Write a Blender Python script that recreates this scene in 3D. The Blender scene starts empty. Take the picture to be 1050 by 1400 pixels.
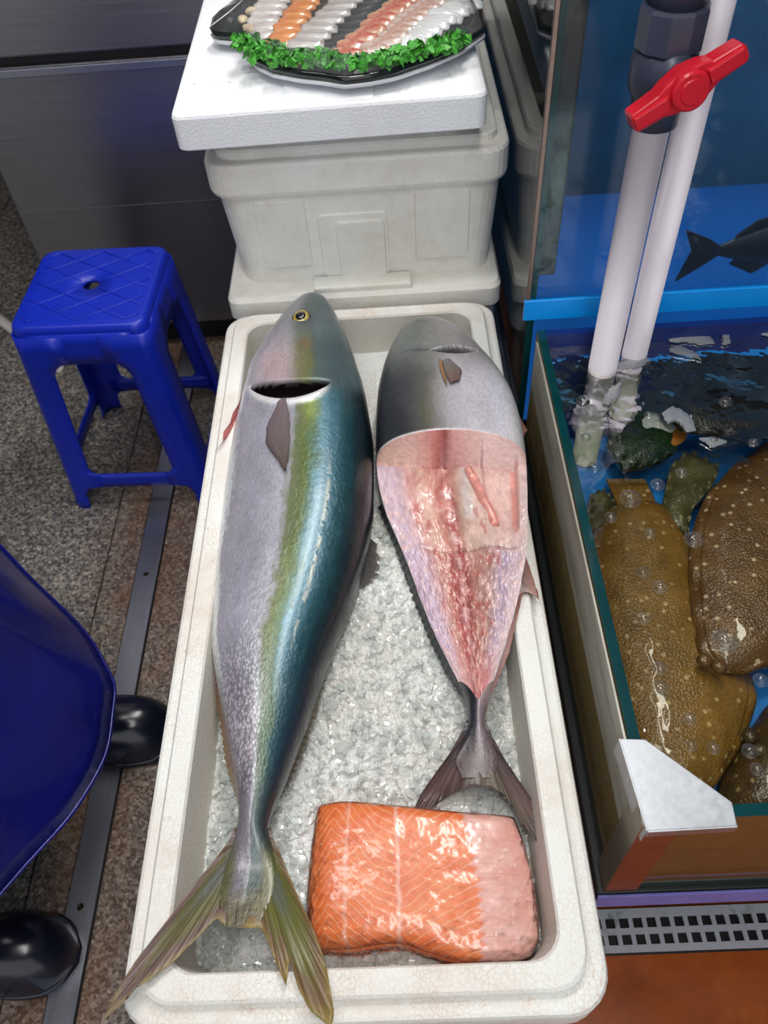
import bpy, bmesh, math, random
import numpy as np
from mathutils import Vector, Matrix

scene = bpy.context.scene
COL = scene.collection
random.seed(7)
RNG = np.random.default_rng(7)
PI = math.pi

# ------------------------------------------------------------------ camera
CAM = np.array([0.06, -0.09, 1.30])
PITCH, YAW, ROLL, FPX = math.radians(51.02), math.radians(2.69), math.radians(-5.16), 1100.0
_f = np.array([-math.sin(YAW) * math.cos(PITCH), math.cos(YAW) * math.cos(PITCH), -math.sin(PITCH)])
_r0 = np.array([math.cos(YAW), math.sin(YAW), 0.0])
_u0 = np.cross(_r0, _f)
_r = math.cos(ROLL) * _r0 + math.sin(ROLL) * _u0
_u = -math.sin(ROLL) * _r0 + math.cos(ROLL) * _u0
cd = bpy.data.cameras.new('camera')
cam = bpy.data.objects.new('camera', cd)
COL.objects.link(cam)
mw = Matrix.Identity(4)
for i in range(3):
    mw[i][0], mw[i][1], mw[i][2], mw[i][3] = _r[i], _u[i], -_f[i], CAM[i]
cam.matrix_world = mw
cd.sensor_fit = 'VERTICAL'
cd.sensor_height = 24.0
cd.lens = FPX / 1400.0 * 24.0
cd.clip_start = 0.02
cd.dof.use_dof = True
cd.dof.focus_distance = 0.86
cd.dof.aperture_fstop = 5.6
scene.camera = cam

# ------------------------------------------------------------------ world, lamps, exposure
w = bpy.data.worlds.new('world')
scene.world = w
w.use_nodes = True
w.node_tree.nodes['Background'].inputs[0].default_value = (0.92, 0.96, 1.0, 1)
w.node_tree.nodes['Background'].inputs[1].default_value = 1.05

def area(name, loc, target, sx, sy, power, col=(1, 0.98, 0.95)):
    d = bpy.data.lights.new(name, 'AREA')
    d.shape = 'RECTANGLE'
    d.size, d.size_y, d.energy, d.color = sx, sy, power, col
    o = bpy.data.objects.new(name, d)
    COL.objects.link(o)
    o.location = loc
    o.rotation_euler = (Vector(target) - Vector(loc)).to_track_quat('-Z', 'Y').to_euler()
    return o

area('ceiling_tube_lamp', (0.22, -0.22, 2.5), (0.12, 0.3, 0.5), 0.16, 1.1, 12.5)
area('ceiling_tube_lamp', (-0.62, 0.75, 2.6), (-0.3, 0.8, 0.4), 0.16, 1.3, 12)
area('ceiling_tube_lamp', (0.46, 1.40, 2.5), (0.42, 1.0, 0.5), 0.14, 1.2, 20)
scene.view_settings.view_transform = 'Standard'
scene.view_settings.look = 'None'
scene.view_settings.gamma = 1.0
scene.view_settings.use_curve_mapping = False
scene.view_settings.exposure = 0.30
scene.cycles.use_denoising = True
scene.cycles.max_bounces = 8
scene.cycles.transparent_max_bounces = 24
scene.cycles.caustics_reflective = False
scene.cycles.caustics_refractive = False

# ------------------------------------------------------------------ measuring helpers
def onz(u, v, z):
    """point at height z that was measured at photo position (u, v); arrays allowed"""
    u, v, z = np.broadcast_arrays(np.asarray(u, float), np.asarray(v, float), np.asarray(z, float))
    d = _f + _r * ((u - 525) / FPX)[..., None] - _u * ((v - 700) / FPX)[..., None]
    return CAM + d * ((z - CAM[2]) / d[..., 2])[..., None]

def herm(xs, ys, x):
    xs, ys = np.asarray(xs, float), np.asarray(ys, float)
    d = np.diff(ys) / np.diff(xs)
    m = np.empty_like(ys)
    m[0], m[-1] = d[0], d[-1]
    m[1:-1] = np.where(d[:-1] * d[1:] > 0, 2 * d[:-1] * d[1:] / (d[:-1] + d[1:] + 1e-12 * np.sign(d[:-1] + d[1:] + 1e-30)), 0)
    x = np.clip(x, xs[0], xs[-1])
    i = np.clip(np.searchsorted(xs, x) - 1, 0, len(xs) - 2)
    h = xs[i + 1] - xs[i]
    t = (x - xs[i]) / h
    return ((2 * t**3 - 3 * t**2 + 1) * ys[i] + (t**3 - 2 * t**2 + t) * h * m[i]
            + (-2 * t**3 + 3 * t**2) * ys[i + 1] + (t**3 - t**2) * h * m[i + 1])

def smooth(a, b, x):
    t = np.clip((x - a) / (b - a), 0, 1)
    return t * t * (3 - 2 * t)

def gauss(x, c, s):
    return np.exp(-((x - c) / s) ** 2)

def vnoise(x, y, seed=0):
    """value noise on arrays"""
    r = np.random.default_rng(seed).random((257, 257))
    xi, yi = np.floor(x).astype(int), np.floor(y).astype(int)
    fx, fy = x - xi, y - yi
    fx, fy = fx * fx * (3 - 2 * fx), fy * fy * (3 - 2 * fy)
    g = lambda a, b: r[a % 257, b % 257]
    return ((g(xi, yi) * (1 - fx) + g(xi + 1, yi) * fx) * (1 - fy)
            + (g(xi, yi + 1) * (1 - fx) + g(xi + 1, yi + 1) * fx) * fy)

def fbm(x, y, seed=0, n=4):
    s, a, t = 0, 1.0, 0
    for k in range(n):
        s = s + a * vnoise(x * 2**k, y * 2**k, seed + k)
        t += a
        a *= 0.5
    return s / t

def lin(c):
    c = np.asarray(c, float) / 255.0
    return np.where(c <= 0.04045, c / 12.92, ((c + 0.055) / 1.055) ** 2.4)

def rgb(r, g, b):
    return tuple(float(x) for x in lin((r, g, b))) + (1.0,)

# ------------------------------------------------------------------ material helpers
class Mat:
    def __init__(s, name):
        s.m = bpy.data.materials.new(name)
        s.m.use_nodes = True
        s.t = s.m.node_tree
        s.b = s.t.nodes['Principled BSDF']
        s.out = s.t.nodes['Material Output']
        s._tc = None
    def n(s, typ, **kw):
        x = s.t.nodes.new(typ)
        for k, v in kw.items():
            if k.startswith('i_'):
                key = k[2:]
                x.inputs[int(key) if key.isdigit() else key.replace('_', ' ')].default_value = v
            else:
                setattr(x, k, v)
        return x
    def l(s, a, b):
        s.t.links.new(a, b)
    def tc(s, kind='Object', scale=None):
        if s._tc is None:
            s._tc = s.n('ShaderNodeTexCoord')
        o = s._tc.outputs[kind]
        if scale is not None:
            mp = s.n('ShaderNodeMapping')
            mp.inputs['Scale'].default_value = scale
            s.l(o, mp.inputs['Vector'])
            o = mp.outputs[0]
        return o
    def noise(s, scale, detail=4, rough=0.55, vec=None, dist=0.0):
        x = s.n('ShaderNodeTexNoise')
        x.inputs['Scale'].default_value = scale
        x.inputs['Detail'].default_value = detail
        x.inputs['Roughness'].default_value = rough
        x.inputs['Distortion'].default_value = dist
        s.l(vec if vec is not None else s.tc(), x.inputs['Vector'])
        return x.outputs['Fac']
    def vor(s, scale, feature='F1', vec=None, out='Distance', rnd=1.0):
        x = s.n('ShaderNodeTexVoronoi', feature=feature)
        x.inputs['Scale'].default_value = scale
        x.inputs['Randomness'].default_value = rnd
        s.l(vec if vec is not None else s.tc(), x.inputs['Vector'])
        return x.outputs[out]
    def ramp(s, fac, stops, interp='LINEAR'):
        x = s.n('ShaderNodeValToRGB')
        cr = x.color_ramp
        cr.interpolation = interp
        while len(cr.elements) < len(stops):
            cr.elements.new(0.5)
        for e, (p, c) in zip(cr.elements, stops):
            e.position = p
            e.color = c if len(c) == 4 else tuple(c) + (1,)
        s.l(fac, x.inputs[0])
        return x.outputs[0]
    def mix(s, fac, a, b, mode='MIX'):
        x = s.n('ShaderNodeMix', data_type='RGBA', blend_type=mode)
        for k, v in ((0, fac), (6, a), (7, b)):
            if hasattr(v, 'is_linked'):
                s.l(v, x.inputs[k])
            else:
                x.inputs[k].default_value = v
        return x.outputs[2]
    def math(s, op, a, b=0.0, c=0.0):
        x = s.n('ShaderNodeMath', operation=op)
        for k, v in enumerate((a, b, c)):
            if hasattr(v, 'is_linked'):
                s.l(v, x.inputs[k])
            else:
                x.inputs[k].default_value = v
        return x.outputs[0]
    def bump(s, h, strength=0.3, dist=0.002, into=None):
        x = s.n('ShaderNodeBump')
        x.inputs['Strength'].default_value = strength
        x.inputs['Distance'].default_value = dist
        s.l(h, x.inputs['Height'])
        s.l(x.outputs[0], into if into is not None else s.b.inputs['Normal'])
        return x.outputs[0]
    def set(s, base=None, rough=None, metal=None, spec=None, coat=None, coat_rough=None, sss=None, sheen=None, trans=None, ior=None):
        b = s.b.inputs
        if base is not None:
            if hasattr(base, 'is_linked'):
                s.l(base, b['Base Color'])
            else:
                b['Base Color'].default_value = base
        for k, v in (('Roughness', rough), ('Metallic', metal), ('Specular IOR Level', spec), ('Coat Weight', coat),
                     ('Coat Roughness', coat_rough), ('Subsurface Weight', sss), ('Transmission Weight', trans), ('IOR', ior)):
            if v is not None:
                if hasattr(v, 'is_linked'):
                    s.l(v, b[k])
                else:
                    b[k].default_value = v
        if sss:
            b['Subsurface Radius'].default_value = (0.008, 0.004, 0.003)
            b['Subsurface Scale'].default_value = 1.0
        return s

BLACK, WHITE = (0, 0, 0, 1), (1, 1, 1, 1)

def plain(name, base, rough=0.5, metal=0.0, var=0.12, scale=30, bump=0.0, **kw):
    """base colour with a slight procedural unevenness"""
    m = Mat(name)
    nz = m.noise(scale, 4)
    lo = tuple(c * (1 - var) for c in base[:3]) + (1,)
    hi = tuple(min(1, c * (1 + var)) for c in base[:3]) + (1,)
    m.set(m.ramp(nz, [(0.3, lo), (0.7, hi)]), rough, metal, **kw)
    if bump:
        m.bump(nz, bump, 0.002)
    return m.m

def mk_foam(name, base, stain, stain_col, cells=True, bead=210):
    m = Mat(name)
    nz = m.noise(5, 6, 0.7)
    sm = m.ramp(nz, [(0.50 - stain, BLACK), (0.78 - stain * 0.4, WHITE)])
    fine = m.noise(60, 5, 0.7)
    c = m.mix(m.math('MULTIPLY', sm, m.math('MULTIPLY', fine, 0.9)), base, stain_col)
    ed = m.vor(bead, 'DISTANCE_TO_EDGE')
    line = m.ramp(ed, [(0.0, WHITE), (0.05, BLACK)])
    if cells:
        gate = m.ramp(m.noise(14, 4), [(0.42, BLACK), (0.62, WHITE)])
        c = m.mix(m.math('MULTIPLY', m.math('MULTIPLY', line, gate), 0.55), c, stain_col)
    spots = m.ramp(m.noise(38, 3, 0.75), [(0.72, BLACK), (0.78, WHITE)])
    c = m.mix(m.math('MULTIPLY', spots, 0.75), c, tuple(x * 0.45 for x in stain_col[:3]) + (1,))
    m.set(c, 0.55, spec=0.35)
    m.bump(m.math('ADD', m.ramp(ed, [(0, BLACK), (0.2, WHITE)]), m.math('MULTIPLY', nz, 2.0)), 0.25, 0.0012)
    return m.m

MFOAM = mk_foam('foam_white', rgb(238, 239, 234), 0.05, rgb(190, 140, 95))
MFOAM_IN = mk_foam('foam_inside', rgb(216, 214, 206), 0.10, rgb(205, 190, 165), cells=False)
MFOAM_OLD = mk_foam('foam_weathered', rgb(243, 243, 238), 0.12, rgb(196, 176, 146), cells=False)
MFOAM_LID = mk_foam('foam_lid', rgb(240, 242, 246), -0.03, rgb(210, 205, 200), cells=False)

def mk_granite():
    m = Mat('granite')
    a = m.vor(230, 'F1', out='Color')
    sep = m.n('ShaderNodeSeparateColor')
    m.l(a, sep.inputs[0])
    sp = m.ramp(sep.outputs[0], [(0.0, rgb(56, 58, 62)), (0.25, rgb(92, 90, 88)), (0.55, rgb(132, 129, 125)), (0.8, rgb(158, 146, 132)), (1.0, rgb(186, 180, 172))])
    cl = m.noise(75, 6, 0.75)
    c = m.mix(m.ramp(cl, [(0.45, BLACK), (0.66, WHITE)]), sp, rgb(64, 66, 68))
    # rust seeping out along the metal strip
    geo = m.n('ShaderNodeNewGeometry')
    sx = m.n('ShaderNodeSeparateXYZ')
    m.l(geo.outputs['Position'], sx.inputs[0])
    dx = m.math('ABSOLUTE', m.math('ADD', sx.outputs[0], 0.47))
    near = m.ramp(m.math('MULTIPLY', dx, 4.0), [(0.15, WHITE), (0.62, BLACK)])
    wide = m.ramp(m.noise(4.2, 4, 0.6), [(0.36, BLACK), (0.56, WHITE)])
    rust = m.math('MULTIPLY', near, wide)
    c = m.mix(m.math('MULTIPLY', rust, 0.95), c, m.mix(0.35, rgb(108, 68, 40), sp))
    m.set(c, m.math('ADD', m.math('MULTIPLY', m.noise(9, 3), 0.35), 0.18), spec=0.5)
    m.bump(cl, 0.08, 0.002)
    return m.m
MGRAN = mk_granite()

def mk_steel(name, base, rough, stretch=(2, 2, 160), scratch=True):
    m = Mat(name)  # brushed metal with smears
    nz = m.noise(3, 5, 0.6, m.tc('Object', stretch))
    c = m.mix(m.ramp(nz, [(0.3, BLACK), (0.7, WHITE)]), tuple(x * 0.8 for x in base[:3]) + (1,), base)
    sm = m.ramp(m.noise(7, 6, 0.75), [(0.56, BLACK), (0.75, WHITE)])
    c = m.mix(m.math('MULTIPLY', sm, 0.25), c, rgb(150, 140, 130))
    m.set(c, m.math('ADD', m.math('MULTIPLY', nz, 0.15), rough), 1.0)
    if scratch:
        m.bump(nz, 0.05, 0.001)
    return m.m
MFRIDGE = mk_steel('fridge_steel', rgb(160, 157, 162), 0.30)
MALU = mk_steel('aluminium', rgb(178, 180, 192), 0.30, (160, 3, 3))
MPLATE = mk_steel('scratched_plate', rgb(196, 200, 206), 0.34, (40, 40, 6))

MBLUE = plain('blue_plastic', rgb(16, 44, 186), 0.36, var=0.10, scale=14, spec=0.5)
MRED = plain('red_plastic', rgb(206, 24, 44), 0.32, var=0.06)
MPVC = plain('white_pvc', rgb(232, 224, 232), 0.3, var=0.04, scale=12)
MVALVE = plain('grey_pvc', rgb(58, 62, 80), 0.35, var=0.12, scale=25)
MSTRIPB = plain('bright_blue_band', rgb(8, 158, 255), 0.4, var=0.05)
MNAVY = plain('navy_board', rgb(10, 38, 110), 0.4, var=0.2, scale=6)
MLINER = plain('blue_liner', rgb(26, 130, 222), 0.45, var=0.12, scale=5)
MLINER_D = plain('teal_back_board', rgb(74, 116, 142), 0.5, var=0.4, scale=5)
MDARK = plain('dark_rubber', rgb(22, 24, 28), 0.5)
MWHITEP = plain('white_plastic', rgb(205, 207, 212), 0.4, var=0.08, scale=40)
MLAV = plain('violet_band', rgb(118, 116, 190), 0.4, var=0.08)
MGREYC = plain('grey_crate', rgb(120, 124, 132), 0.45)
MBOOT = plain('boot_rubber', rgb(16, 19, 34), 0.22, var=0.15, scale=10)
MHOSE = plain('hose_white', rgb(215, 205, 205), 0.35, var=0.05)

def mk_orange():
    m = Mat('orange_floor')
    n1 = m.noise(7, 6, 0.7)
    c = m.ramp(n1, [(0.3, rgb(132, 62, 26)), (0.55, rgb(172, 86, 34)), (0.75, rgb(198, 112, 48))])
    m.set(c, m.math('ADD', m.math('MULTIPLY', m.noise(20, 4), 0.3), 0.12), spec=0.5)
    m.bump(n1, 0.06, 0.003)
    return m.m
MORANGE = mk_orange()

def mk_glass(name, tint=(1, 1, 1, 1), ior=1.5, bumpscale=None, bstr=0.2, bdist=0.01, rough=0.0, haze=None, hazew=0.0, boost=1.0, detail=3):
    """clear sheet: light passes straight through, mirror reflection by angle"""
    m = Mat(name)
    m.t.nodes.remove(m.b)
    tr = m.n('ShaderNodeBsdfTransparent')
    tr.inputs[0].default_value = tint
    gl = m.n('ShaderNodeBsdfGlossy')
    gl.inputs['Roughness'].default_value = rough
    fr = m.n('ShaderNodeFresnel')
    fr.inputs['IOR'].default_value = ior
    mx = m.n('ShaderNodeMixShader')
    if bumpscale:
        bp = m.bump(m.noise(bumpscale, detail, 0.5), bstr, bdist, gl.inputs['Normal'])
        m.l(bp, fr.inputs['Normal'])
    fac = fr.outputs[0]
    if boost != 1.0:
        fac = m.math('MINIMUM', m.math('MULTIPLY', fac, boost), 1.0)
    m.l(fac, mx.inputs[0])
    m.l(tr.outputs[0], mx.inputs[1])
    m.l(gl.outputs[0], mx.inputs[2])
    res = mx.outputs[0]
    if haze:
        df = m.n('ShaderNodeBsdfDiffuse')
        df.inputs[0].default_value = haze
        m2 = m.n('ShaderNodeMixShader')
        m2.inputs[0].default_value = hazew
        m.l(res, m2.inputs[1])
        m.l(df.outputs[0], m2.inputs[2])
        res = m2.outputs[0]
    m.l(res, m.out.inputs[0])
    return m.m
MGLASS = mk_glass('tank_glass', (0.93, 0.97, 0.95, 1), 1.5, haze=rgb(170, 165, 150), hazew=0.09)
MGLASS_C = mk_glass('clean_tank_glass', (0.95, 0.98, 0.98, 1), 1.28, haze=rgb(150, 160, 165), hazew=0.02)
MGLASS_D = mk_glass('olive_haze_glass', (0.90, 0.90, 0.78, 1), 1.4, haze=rgb(176, 156, 104), hazew=0.45)  # olive haze painted in for the lit view through the side pane
MGLASS_F = mk_glass('brown_haze_glass', (0.95, 0.92, 0.84, 1), 1.4, haze=rgb(176, 126, 78), hazew=0.26)  # brown haze painted in for what the front pane reflects and shows
MGLASS_E = plain('glass_edge_green', rgb(8, 62, 66), 0.12, var=0.2, scale=20, coat=0.5)
MWATER = mk_glass('tank_water', (0.95, 0.95, 0.88, 1), 1.33, bumpscale=17, bstr=0.35, bdist=0.010)
MWATER_B = mk_glass('blue_water', (0.72, 0.88, 0.96, 1), 1.12, bumpscale=12, bstr=0.3, bdist=0.004, haze=rgb(60, 126, 176), hazew=0.07)
MWRAP = mk_glass('cling_film', (0.99, 0.99, 0.99, 1), 1.28, bumpscale=85, bstr=0.9, bdist=0.006, rough=0.015, detail=3)
MBUB = mk_glass('bubble_skin', (0.88, 0.90, 0.90, 1), 1.7, boost=1.3, rough=0.02, haze=rgb(200, 200, 190), hazew=0.06)
MGLINT = mk_glass('water_reflection', (0.9, 0.92, 0.92, 1), 1.4, bumpscale=220, bstr=0.7, bdist=0.004, rough=0.2, haze=rgb(170, 174, 176), hazew=0.5)  # pale coat standing in for white reflections on the water

# ------------------------------------------------------------------ object helpers
def origin_of(p):
    o = Vector((0, 0, 0))
    while p is not None:
        o += p.location
        p = p.parent
    return o

def finish(name, me, mats, parent=None, smooth=True):
    """links mesh data (in world coordinates) as one object below parent"""
    if not isinstance(mats, (list, tuple)):
        mats = [mats]
    for m in mats:
        me.materials.append(m)
    if parent is not None:
        me.transform(Matrix.Translation(-origin_of(parent)))
    me.polygons.foreach_set('use_smooth', [smooth] * len(me.polygons))
    me.update()
    o = bpy.data.objects.new(name, me)
    COL.objects.link(o)
    o.parent = parent
    return o

def from_py(name, verts, faces, mats, parent=None, smooth=True):
    me = bpy.data.meshes.new(name)
    me.from_pydata([tuple(map(float, v)) for v in verts], [], [tuple(map(int, f)) for f in faces])
    return finish(name, me, mats, parent, smooth)

def from_bm(name, bm, mats, parent=None, smooth=True):
    me = bpy.data.meshes.new(name)
    bmesh.ops.recalc_face_normals(bm, faces=bm.faces)
    bm.to_mesh(me)
    bm.free()
    return finish(name, me, mats, parent, smooth)

def tag(o, label, cat, group=None, kind=None):
    o['label'], o['category'] = label, cat
    if group:
        o['group'] = group
    if kind:
        o['kind'] = kind
    return o

def thing(name, label, cat, loc, group=None):
    o = bpy.data.objects.new(name, None)
    o.empty_display_size = 0.05
    COL.objects.link(o)
    o.location = Vector([float(x) for x in loc])
    return tag(o, label, cat, group)

def structure(o, label, cat):
    tag(o, label, cat)
    o['kind'] = 'structure'
    return o

def grid_faces(n, m, wrap_m=False, off=0):
    i, j = np.meshgrid(np.arange(n - 1), np.arange(m if wrap_m else m - 1), indexing='ij')
    a = i * m + j
    b = i * m + (j + 1) % m
    return np.stack([a, b, b + m, a + m], -1).reshape(-1, 4) + off

def set_color(o, col, attr='Col'):
    a = o.data.color_attributes.new(attr, 'FLOAT_COLOR', 'POINT')
    c = np.ones((len(o.data.vertices), 4), np.float32)
    c[:, :col.shape[1]] = col
    a.data.foreach_set('color', c.ravel())

def set_uv(o, uv):
    l = o.data.uv_layers.new(name='UVMap')
    vi = np.empty(len(o.data.loops), np.int32)
    o.data.loops.foreach_get('vertex_index', vi)
    l.data.foreach_set('uv', np.asarray(uv, np.float32)[vi].ravel())

def bevel_bm(bm, w, seg=2):
    if w > 0:
        bmesh.ops.bevel(bm, geom=bm.edges[:], offset=w, segments=seg, profile=0.5, affect='EDGES', clamp_overlap=True)

def box_bm(c, s, bev=0.0, seg=2, rot=None, bm=None):
    new = bmesh.new()
    bmesh.ops.create_cube(new, size=1.0)
    bmesh.ops.scale(new, vec=s, verts=new.verts)
    bevel_bm(new, bev, seg)
    M = Matrix.Translation(c) @ (rot if rot is not None else Matrix.Identity(4))
    new.transform(M)
    if bm is None:
        return new
    me = bpy.data.meshes.new('tmp')
    new.to_mesh(me)
    new.free()
    bm.from_mesh(me)
    bpy.data.meshes.remove(me)
    return bm

def span(x0, x1, y0, y1, z0, z1, bev=0.0, seg=2, bm=None):
    return box_bm(((x0 + x1) / 2, (y0 + y1) / 2, (z0 + z1) / 2), (x1 - x0, y1 - y0, z1 - z0), bev, seg, None, bm)

def prism_bm(poly, z0, z1, bev=0.0):
    bm = bmesh.new()
    vs = [bm.verts.new((float(x), float(y), z0)) for x, y in poly]
    f = bm.faces.new(vs)
    r = bmesh.ops.extrude_face_region(bm, geom=[f])
    for v in r['geom']:
        if isinstance(v, bmesh.types.BMVert):
            v.co.z = z1
    bevel_bm(bm, bev, 2)
    return bm

def tube(path, rad, n=12, close=True):
    """verts and faces of a round tube along points"""
    path = [Vector([float(c) for c in p]) for p in path]
    rad = rad if hasattr(rad, '__len__') else [rad] * len(path)
    V, Fc = [], []
    ref = Vector((0, 0, 1))
    for i, p in enumerate(path):
        d = (path[min(i + 1, len(path) - 1)] - path[max(i - 1, 0)]).normalized()
        if abs(d.dot(ref)) > 0.95:
            ref = Vector((1, 0, 0))
        a = d.cross(ref).normalized()
        b = d.cross(a)
        for k in range(n):
            t = 2 * PI * k / n
            V.append(p + (a * math.cos(t) + b * math.sin(t)) * rad[i])
    Fc = [tuple(f) for f in grid_faces(len(path), n, True)]
    if close:
        Fc.append(tuple(range(n)))
        Fc.append(tuple(range(len(V) - 1, len(V) - n - 1, -1)))
    return V, Fc

def tube_obj(name, path, rad, mat, parent=None, n=12):
    V, Fc = tube(path, rad, n)
    return from_py(name, V, Fc, mat, parent)

def rrect(x0, x1, y0, y1, r, n=6):
    pts = []
    for cx, cy, a in ((x1 - r, y1 - r, 0), (x0 + r, y1 - r, 90), (x0 + r, y0 + r, 180), (x1 - r, y0 + r, 270)):
        for k in range(n + 1):
            t = math.radians(a + 90 * k / n)
            pts.append((cx + r * math.cos(t), cy + r * math.sin(t)))
    return pts

def loops_obj(name, loops, mats, parent, smooth=False, cap0=True, cap1=True, fmat=None):
    """skin between equal-length closed loops of 3D points"""
    n = len(loops[0])
    V = [p for l in loops for p in l]
    Fc = [tuple(f) for f in grid_faces(len(loops), n, True)]
    if cap0:
        Fc.append(tuple(range(n))[::-1])
    if cap1:
        Fc.append(tuple(range(len(V) - n, len(V))))
    o = from_py(name, V, Fc, mats, parent, smooth)
    if fmat is not None:
        for k in range(len(loops) - 1):
            for j in range(n):
                o.data.polygons[k * n + j].material_index = fmat[k]
    return o

def lp(x0, x1, y0, y1, r, z, n=6):
    return [(x, y, z) for x, y in rrect(x0, x1, y0, y1, r, n)]

def copy_tree(o, parent=None):
    c = o.copy()
    COL.objects.link(c)
    c.parent = parent
    for ch in o.children:
        copy_tree(ch, c)
    return c

# ================================================================== the setting
fl = from_bm('floor', span(-2.2, 1.6, -2.2, 3.0, -0.06, -0.012), plain('grout', rgb(40, 36, 33), 0.7), None, False)
structure(fl, 'wet granite tile floor with brown rust stains and an orange slab', 'floor')
xs = [-2.156, -1.556, -0.956 - 0.2, -0.556, -0.490]
cols = [(-2.156, -1.756), (-1.756, -1.156), (-1.156, -0.556), (-0.556, -0.490), (-0.444, 0.155)]
rows_ = [(-2.16, -1.86), (-1.86, -1.26), (-1.26, -0.66), (-0.66, -0.06), (-0.06, 0.54), (0.54, 1.14), (1.14, 1.74), (1.74, 2.34), (2.34, 2.94)]
for (x0, x1) in cols:
    for (y0, y1) in rows_:
        g = 0.0015
        from_bm('tile', span(x0 + g, x1 - g, y0 + g, y1 - g, -0.012, 0.0, 0.0012, 1), MGRAN, fl, False)
from_bm('painted_slab', span(0.157, 1.58, -2.16, 2.96, -0.012, 0.0, 0.001, 1), MORANGE, fl, False)
st = thing('floor_strip', 'long flat aluminium strip screwed to the granite floor', 'metal strip', (-0.467, 0.7, 0.0))
from_bm('bar', span(-0.489, -0.445, -0.5, 2.2, 0.0, 0.003, 0.0008, 1), MALU, st, False)
for (u, v) in ((203, 785), (106, 1240)):
    p = onz(u, v, 0.003)
    sc_ = tube_obj('screw', [(-0.467, p[1], 0.003), (-0.467, p[1], 0.0045)], [0.006, 0.0045], plain('screw_steel', rgb(120, 110, 100), 0.4, 0.8), st, 14)
    tube_obj('screw_recess', [(-0.467, p[1], 0.0045), (-0.467, p[1], 0.0048)], 0.002, MDARK, sc_, 6)

wb = from_bm('wall_back', span(-2.2, 1.6, 2.9, 3.0, 0, 2.8), plain('wall_dark', rgb(60, 58, 60), 0.6), None, False)
structure(wb, 'dark back wall of the market stall', 'wall')
wl = from_bm('wall_left', span(-2.3, -2.2, -2.2, 3.0, 0, 2.8), plain('wall_grey', rgb(150, 150, 152), 0.7, scale=4), None, False)
structure(wl, 'grey left wall of the market hall', 'wall')
wr = from_bm('wall_right', span(1.6, 1.7, -2.2, 3.0, 0, 2.8), plain('wall_grey_blue', rgb(92, 98, 108), 0.7, scale=4), None, False)
structure(wr, 'grey right wall of the market hall', 'wall')
cl_ = from_bm('ceiling', span(-2.2, 1.6, -2.2, 3.0, 2.8, 2.9), plain('ceiling_grey', rgb(170, 172, 176), 0.7), None, False)
structure(cl_, 'grey ceiling over the market stall', 'ceiling')

# ------------------------------------------------------------------ steel refrigerator behind the stool
fr = thing('refrigerator', 'dark brushed steel refrigerator behind the blue stool', 'refrigerator', (-0.5, 1.9, 0))
FX0, FX1, FY = -0.745, -0.238, 1.52
from_bm('body', span(FX0 + 0.004, FX1, FY + 0.035, 2.25, 0.06, 1.9, 0.004), MFRIDGE, fr, False)
d0 = from_bm('lower_door', span(FX0, FX1, FY, FY + 0.035, 0.10, 0.690, 0.004), MFRIDGE, fr, False)
from_bm('door_edge', span(FX0 + 0.002, FX1 - 0.002, FY - 0.006, FY + 0.01, 0.672, 0.688, 0.002), MALU, d0, False)
from_bm('door_seam', span(FX0 + 0.002, FX1 - 0.002, FY - 0.0012, FY + 0.004, 0.398, 0.401, 0.0), MFRIDGE, d0, False)
from_bm('upper_door', span(FX0, FX1, FY - 0.006, FY + 0.035, 0.708, 1.88, 0.004), MFRIDGE, fr, False)
from_bm('gasket', span(FX0 + 0.01, FX1 - 0.01, FY + 0.012, FY + 0.036, 0.685, 0.712), MDARK, fr, False)
from_bm('kick_plate', span(FX0 + 0.02, FX1 - 0.01, FY + 0.05, FY + 0.06, 0.0, 0.10), MDARK, fr, False)
for x in (FX0 + 0.06, FX1 - 0.06):
    for y in (FY + 0.1, 2.19):
        V, Fc = tube([(x, y, 0.0), (x, y, 0.062)], 0.02, 14)
        from_py('foot', V, Fc, MDARK, fr)

# white hose lying on the floor behind the stool
hp = [onz(u, v, 0.014) for u, v in ((-60, 395), (0, 437), (40, 468), (80, 502))]
tag(tube_obj('hose', hp, 0.014, MHOSE), 'short white hose lying on the floor behind the stool', 'hose')

# ------------------------------------------------------------------ blue plastic stool
SC, SH = Vector((-0.494, 1.166, 0)), 0.45
stool = thing('plastic_stool', 'blue plastic stool with a diamond embossed seat', 'stool', SC)
srot = math.radians(-2.0)
def sw(x, y, z):
    return (SC.x + x * math.cos(srot) - y * math.sin(srot), SC.y + x * math.sin(srot) + y * math.cos(srot), z)
def half(z):   # outer half width of the tapering frame
    return 0.152 - (0.152 - 0.1225) * (z / SH)
# seat: slab with rounded edges, sagging skirt and a finger hole in the middle
def seat_mesh():
    N = 48
    prof = [(0.0, 'hole', SH - 0.006), (0.0, 'hole', SH), (0.30, None, SH), (0.7, None, SH), (0.92, None, SH - 0.0005), (0.97, None, SH - 0.003), (1.0, None, SH - 0.011), (1.022, None, SH - 0.05)]
    V = []
    c_ = np.array(rrect(-half(SH), half(SH), -half(SH), half(SH), 0.026, 11))
    c_ = np.concatenate([c_, c_[:1]])
    d_ = np.concatenate([[0], np.cumsum(np.hypot(*np.diff(c_, axis=0).T))])
    q_ = np.linspace(0, d_[-1], 128, endpoint=False)
    out = list(zip(np.interp(q_, d_, c_[:, 0]), np.interp(q_, d_, c_[:, 1])))
    n = len(out)
    for f, kind, z in prof:
        for (x, y) in out:
            a = math.atan2(y, x)
            hx, hy = 0.0150 * math.cos(a), 0.0150 * math.sin(a)
            V.append(sw(hx + (x - hx) * f, hy + (y - hy) * f, z))
    return V, [tuple(f) for f in grid_faces(len(prof), n, True)]
V, Fc = seat_mesh()
so = from_py('seat', V, Fc, MBLUE, stool)
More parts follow.
